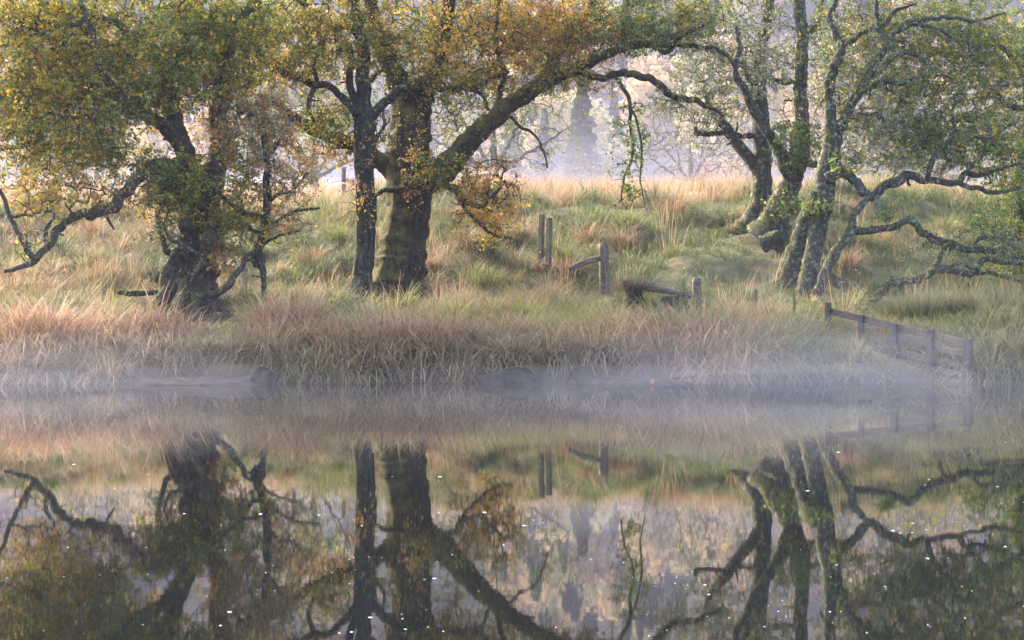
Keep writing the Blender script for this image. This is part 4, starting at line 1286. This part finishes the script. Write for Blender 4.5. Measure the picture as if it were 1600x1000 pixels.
post("fence_post", "weathered square fence post, left one of the close pair on the slope", 844.2, 335, 400, 33.0, 9, M_POST, (0.03, 0), square=True, chip=0.02)
post("fence_post", "weathered square fence post, right one of the close pair on the slope", 856.6, 341, 405, 32.8, 9, M_POST, (0.02, 0), square=True, chip=0.02)
post("fence_post", "short stout round post with rotten top beside a fallen rail", 945, 380, 432, 31.4, 16, M_POST, (-0.02, 0), chip=0.03)
post("fence_post", "stout grey round post standing behind the broken log", 1088, 434, 482, 29.6, 14.5, M_POST, (0.01, 0), chip=0.02)
post("fence_post", "thin stake in the misty grass below the grey trunk with the curved foot", 1181, 452, 505, 27.0, 5, M_POST, square=True)
post("fence_post", "thin stake in front of the twin leaning stems", 1241, 460, 500, 26.4, 4, M_POST, square=True)
post("fence_post", "leaning short stake beside the old pollard trunk", 378, 420, 470, 29.8, 9, M_POST, (0.05, 0), square=True)
post("fence_post", "distant thin fence post seen left of the slim dark birch", 537, 262, 312, 43.5, 6, M_POST, square=True)
post("fence_post", "distant thin fence post behind the young birch", 459, 268, 315, 43.5, 6, M_POST, square=True)


def log(name, label, pts, D, mat, sides=10, rough=0.2, gnarl=0.4, cat="log", rest=True):
    rows = []
    for p in pts:
        d = D + (p[3] if len(p) > 3 else 0)
        q = P(p[0], p[1], d)
        rows.append([*q, p[2] / F * d / 2])
    S = spline(np.array(rows), 26)
    path, rad = S[:, :3].copy(), S[:, 3]
    for i in range(len(path)):
        path[i] += np.array(mnoise.noise_vector(Vector(path[i]) * 3)) * rad[i] * gnarl
    V, q, tr = tube(path, rad, sides, rough, pts[0][0])
    b = path.mean(0)
    o = link(name, mesh_data(name, V - b, [q, tr], mat), None, b)
    return tag(o, label, cat)


log("fallen_rail", "fallen round rail resting against the short stout post", [(888, 420, 9, 0), (905, 413, 9, 0), (925, 407, 10, 0), (940, 402, 9, 0)], 31.1, M_POST, cat="rail")
log("broken_rail", "broken pointed rail hanging from the grey post to the dark root clump", [(1000, 446, 10), (1015, 449, 11), (1050, 456, 10), (1070, 460, 10), (1082, 463, 4)], 29.3, M_POST, rough=0.1, cat="rail")
log("rotten_log", "dark broken log lying below the grey post", [(1032, 466, 9), (1048, 468, 19), (1070, 476, 24), (1090, 481, 25), (1108, 487, 21), (1124, 500, 14)], 28.3, M_LOG, 14, 0.45, 0.8)
log("fallen_branch", "dark fallen branch lying in grass left of the pollard foot", [(184, 458, 7), (205, 460, 9), (230, 458, 9), (262, 455, 10)], 28.4, M_LOG, 10, 0.3, 0.6, "branch")
log("drift_branch", "thin wet driftwood branch lying on the mud spit", [(1030, 594, 3), (1060, 590, 5), (1090, 589, 4), (1118, 586, 2)], 22.25, M_LOG, 8, 0.3, 0.6, "branch")


def boulder(name, label, x, y, D, w, h, d, mat, seed, cat="boulder"):
    c = P(x, y, D)
    u, v = np.meshgrid(np.linspace(0, 2 * np.pi, 36, endpoint=False), np.linspace(0.02, np.pi - 0.02, 20))
    dirs = np.stack([np.cos(u) * np.sin(v), np.sin(u) * np.sin(v), np.cos(v)], -1).reshape(-1, 3)
    V = np.zeros_like(dirs)
    for i, q in enumerate(dirs):
        f = 1 + 0.28 * mnoise.noise(Vector(q * 1.3) + Vector((seed, 0, 0))) + 0.13 * mnoise.noise(Vector(q * 3.7) + Vector((0, seed, 0))) + 0.06 * mnoise.noise(Vector(q * 9) + Vector((0, 0, seed)))
        V[i] = q * f * np.array([w / F * D / 2, d, h / F * D])
    nu = 36
    i = np.arange(19)[:, None] * nu
    k = np.arange(nu)[None, :]
    k2 = (k + 1) % nu
    quads = np.stack([i + k, i + nu + k, i + nu + k2, i + k2], -1).reshape(-1, 4)
    caps = [np.arange(nu)[None, :], np.arange(19 * nu, 20 * nu)[None, ::-1]]
    o = link(name, mesh_data(name, V, [quads] + caps, mat), None, c)
    return tag(o, label, cat)


boulder("boulder", "dark wet boulder at the waterline below the massive trunk, largest on the shore", 803, 600, 21.95, 96, 24, 0.45, M_ROCK, 3.1)
boulder("boulder", "low dark stone at the left end of the mud spit", 908, 594, 22.1, 42, 20, 0.25, M_ROCK, 8.4)
boulder("boulder", "dark earthy lump at the right end of the left mud shelf", 412, 598, 22.1, 44, 22, 0.3, M_ROCK, 5.7)
boulder("mud_spit", "flat wet mud spit reaching into the water right of the boulders", 985, 600, 22.0, 200, 9, 0.5, M_MUD, 12.0, "mud")
boulder("mud_shelf", "low dark mud shelf at the water's edge below the pollard", 310, 603, 21.95, 250, 12, 0.4, M_MUD, 21.0, "mud")

# dark root plate with hanging dead grass at the end of the broken rail
rp = boulder("root_clump", "dark upturned root clump draped in dead grass at the rail end", 990, 474, 29.4, 30, 28, 0.16, M_LOG, 9.0, "stump")
c0 = P(990, 452, 29.4)
N = 500
az = rng.uniform(0, 2 * np.pi, N)
R = c0 + np.stack([np.cos(az) * 0.10, np.sin(az) * 0.10, rng.uniform(-0.1, 0.05, N)], 1)
Vg, qd, tr, cc = blades(R, az, rng.uniform(0.1, 0.4, N), rng.uniform(0.2, 0.45, N), rng.uniform(0.9, 1.35, N), np.full(N, 0.007), np.tile(REDB * 0.35, (N, 1)), np.tile(np.array([0.08, 0.06, 0.045]), (N, 1)))
link("dead_grass", mesh_data("dead_grass", Vg - np.array(rp.location), [qd, tr], M_GRASS, cc), rp)

# ------------------------------------------------------------------ rail fence running down into the water
FD0, FD1 = 25.0, 22.25


def fence_pt(x, y):
    """on the fence's vertical plane at pixel column x"""
    a = np.array([(1293 - 800) / F * FD0, FD0])
    b = np.array([(1512 - 800) / F * FD1, FD1])
    k = (x - 800) / F
    s = (k * a[1] - a[0]) / ((b[0] - a[0]) - k * (b[1] - a[1]))
    D = a[1] + s * (b[1] - a[1])
    return P(x, y, D), D


def board(p0, p1, hgt, thick, seed):
    """a plank with chamfered edges and a little sag and twist"""
    n = 8
    t = np.linspace(0, 1, n)
    d = (p1 - p0)
    side = np.cross(d, [0, 0, 1.0])
    side /= np.linalg.norm(side)
    up = np.cross(side, d)
    up /= np.linalg.norm(up)
    prof = np.array([[-1, -0.8], [-0.8, -1], [0.8, -1], [1, -0.8], [1, 0.8], [0.8, 1], [-0.8, 1], [-1, 0.8]])
    V = []
    for i in range(n):
        c = p0 + d * t[i] + up * (0.012 * mnoise.noise(Vector((seed, t[i] * 3, 0))))
        for a, b in prof:
            w = 1 + 0.12 * mnoise.noise(Vector((seed + a, t[i] * 6, b)))
            V.append(c + side * a * thick / 2 + up * b * hgt / 2 * w)
    V = np.array(V)
    k = np.arange(8)[None, :]
    i = np.arange(n - 1)[:, None] * 8
    q = np.stack([i + k, i + (k + 1) % 8, i + 8 + (k + 1) % 8, i + 8 + k], -1).reshape(-1, 4)
    return V, [q, np.array([[7, 6, 5, 4, 3, 2, 1, 0]]), (np.arange(8) + 8 * (n - 1))[None, :]]


fb, _ = fence_pt(1400, 600)
fb[2] = 0.0
fence = empty("wooden_fence", fb, "grey plank fence sloping down the bank into the misty water", "fence")
for (x, yt, w) in [(1293, 473, 8), (1345, 492, 7), (1397, 506, 11), (1453, 516, 10), (1511, 530, 12)]:
    top, D = fence_pt(x, yt)
    bot = top.copy()
    bot[2] = min(float(ground(bot[0], bot[1])), 0.0) - 0.25
    off = np.array([0.0, -0.045, 0])
    t = np.linspace(0, 1, 8)[:, None]
    V, q, tr = tube(bot * (1 - t) + top * t + off, np.full(8, w / F * D / 2 * 1.35), 4, 0.06, x)
    link("post", mesh_data("post", V - fb, [q, tr], M_RAIL, None, False), fence)
for (x0, y0, x1, y1, hp) in [(1295, 486, 1514, 537, 9.5), (1400, 523, 1452, 536, 9), (1455, 542, 1513, 554, 9), (1368, 540, 1452, 562, 9), (1452, 560, 1512, 574, 9),
                             (1371, 557, 1452, 577, 9), (1455, 575, 1512, 588, 8), (1412, 584, 1452, 595, 8), (1460, 590, 1510, 600, 7)]:
    a, Da = fence_pt(x0, y0)
    b, Db = fence_pt(x1, y1)
    off = np.array([0.0, 0.03, 0])
    V, ps = board(a + off, b + off, hp * 1.15 / F * 23, 0.03, x0 + y0)
    link("rail", mesh_data("rail", V - fb, ps, M_RAIL, None, False), fence)
a, _ = fence_pt(1436, 545)
b, _ = fence_pt(1452, 556)
V, ps = board(a, b, 0.02, 0.02, 3.3)
link("brace", mesh_data("brace", V - fb, ps, M_RAIL, None, False), fence)

# ------------------------------------------------------------------ foam flecks and one fallen leaf on the water
Vs, Ps, off = [], [], 0
m, nt, out = new_mat("foam")
bs = nt.nodes.new("ShaderNodeBsdfPrincipled")
bs.inputs["Base Color"].default_value = (0.5, 0.5, 0.5, 1)
bs.inputs["Roughness"].default_value = 0.8
nt.links.new(bs.outputs[0], out.inputs[0])
parts = []
for k in range(170):
    yy = 640 + 355 * rng.random() ** 0.75
    D = F * H / (yy - YH)
    x = (rng.uniform(-20, 1620) - 800) / F * D
    wpx = rng.choice([1.8, 2.6, 3.4, 4.4, 6.5, 9], p=[.3, .28, .2, .12, .07, .03])
    rx = wpx / F * D / 2
    ry = rx * rng.uniform(1.0, 2.2)
    a = np.linspace(0, 2 * np.pi, 9, endpoint=False)
    r = rng.uniform(0.6, 1.15, 9)
    base = np.stack([x + np.cos(a) * rx * r, D + np.sin(a) * ry * r, np.full(9, -0.001)], 1)
    top = np.stack([x + np.cos(a) * rx * r * 0.7, D + np.sin(a) * ry * r * 0.7, np.full(9, 0.0009)], 1)
    kk = np.arange(9)
    q = np.stack([kk, (kk + 1) % 9, 9 + (kk + 1) % 9, 9 + kk], 1)
    parts.append((np.vstack([base, top]), [q, (9 + kk)[None, :]]))
V, ps = merge(parts)
tag(link("foam", mesh_data("foam", V, ps, m)), "tiny white foam flecks drifting on the dark water", "foam", kind="stuff")

lv, lq = [], []
pl = P(1018, 595, 21.6)
pl[2] = 0.012
m = foliage_mat("fallen_leaf", 0.2)
a = np.linspace(0, 2 * np.pi, 12, endpoint=False)
rr = 0.03 * (1 + 0.25 * np.cos(5 * a))
V = np.stack([np.cos(a) * rr, np.sin(a) * rr * 0.7, 0.03 + 0.025 * np.sin(a * 2 + 0.5) + 0.03 * np.sin(a)], 1)
V = np.vstack([V, [[0, 0, 0.012]]])
tr = np.stack([np.arange(12), (np.arange(12) + 1) % 12, np.full(12, 12)], 1)
o = link("fallen_leaf", mesh_data("fallen_leaf", V, [tr], m, np.tile([0.40, 0.14, 0.07], (13, 1))), None, pl)
tag(o, "single curled orange leaf floating beside the mud spit", "leaf")


# ------------------------------------------------------------------ air: even haze, and mist lying over the water and the field
def volume_mat(name, density, color, aniso=0.2):
    m, nt, out = new_mat(name)
    pv = nt.nodes.new("ShaderNodeVolumePrincipled")
    pv.inputs["Color"].default_value = (*color, 1)
    pv.inputs["Density"].default_value = density
    pv.inputs["Anisotropy"].default_value = aniso
    nt.links.new(pv.outputs[0], out.inputs["Volume"])
    return m


def box(x0, x1, y0, y1, z0, z1):
    V = np.array([[x, y, z] for z in (z0, z1) for y in (y0, y1) for x in (x0, x1)], float)
    q = np.array([[0, 2, 3, 1], [4, 5, 7, 6], [0, 1, 5, 4], [2, 6, 7, 3], [0, 4, 6, 2], [1, 3, 7, 5]])
    return V, q


V, q = box(-260, 260, -70, 440, -2.6, 74)
o = link("haze", mesh_data("haze", V, [q], volume_mat("haze_air", 0.0005, (0.80, 0.78, 1.0), 0.0), None, False))
tag(o, "pale lavender morning haze filling the valley", "haze", kind="stuff")


def mist(label, x, D, z, rx, ry, rz, dens, seed, wob=0.25, color=(0.92, 0.89, 1.0)):
    u, v = np.meshgrid(np.linspace(0, 2 * np.pi, 32, endpoint=False), np.linspace(0.05, np.pi - 0.05, 16))
    dirs = np.stack([np.cos(u) * np.sin(v), np.sin(u) * np.sin(v), np.cos(v)], -1).reshape(-1, 3)
    V = np.array([d * (1 + wob * mnoise.noise(Vector(d * 1.7) + Vector((seed, 0, 0))) + wob * 0.5 * mnoise.noise(Vector(d * 4) + Vector((0, seed, 0)))) for d in dirs]) * np.array([rx, ry, rz])
    nu = 32
    i = np.arange(15)[:, None] * nu
    k = np.arange(nu)[None, :]
    k2 = (k + 1) % nu
    quads = np.stack([i + k, i + nu + k, i + nu + k2, i + k2], -1).reshape(-1, 4)
    caps = [np.arange(nu)[None, :], np.arange(15 * nu, 16 * nu)[None, ::-1]]
    c = np.array([(x - 800) / F * D, D, z])
    o = link("mist", mesh_data("mist", V, [quads] + caps, volume_mat("mist_%d" % seed, dens, color, 0.2), None), None, c)
    tag(o, label, "mist", kind="stuff")


# each bank is a few nested bodies, so that it thins out towards its edge
def mist_bank(label, x, D, z, rx, ry, rz, dens, seed, shells=4, wob=0.3, color=(0.92, 0.89, 1.0)):
    for k in range(shells):
        f = 0.45 + 0.75 * k / (shells - 1)
        nm = ("heart of the ", "inner part of the ", "outer part of the ", "thin fringe of the ")[k]
        mist(nm + label, x + 25 * math.sin(seed * 3 + k * 2), D + 0.25 * ry * math.cos(seed + k * 2.3), z, rx * f, ry * f, rz * (f ** 1.3), dens / shells * (1.5 - 0.28 * k), seed * 10 + k, wob, color)


mist_bank("mist lying on the water before the plank fence", 1230, 20.4, 0.06, 3.4, 2.4, 0.62, 0.066, 1)
mist_bank("mist sheet drifting out over the open river", 1000, 18.0, 0.02, 6.5, 3.2, 0.28, 0.013, 2)
mist_bank("mist lying on the water by the left reeds", 60, 20.8, 0.06, 2.8, 2.2, 0.52, 0.044, 3)
mist_bank("mist drifting at the pollard's foot", 260, 25.8, 0.6, 2.2, 1.5, 0.6, 0.008, 5)
mist_bank("mist drifting among the right-hand trunks", 1290, 28.5, 0.9, 3.0, 1.8, 1.1, 0.009, 6)
mist_bank("bright mist over the field in the central gap", 900, 96, 5.4, 26, 13, 4.6, 0.019, 7)
mist_bank("low mist sheet across the whole field", 800, 86, 4.8, 55, 20, 3.0, 0.010, 8, wob=0.15)
mist_bank("thin mist over the near edge of the field", 850, 58, 4.3, 22, 7, 1.7, 0.012, 4)
mist_bank("tall blue veil before the far hillside", 850, 112, 8.0, 70, 12, 20, 0.0060, 9, wob=0.15, color=(0.80, 0.78, 1.0))

print("leaves", nleaf, "blades", nbl, "tris", sum(len(me.loops) - 2 * len(me.polygons) for me in bpy.data.meshes))
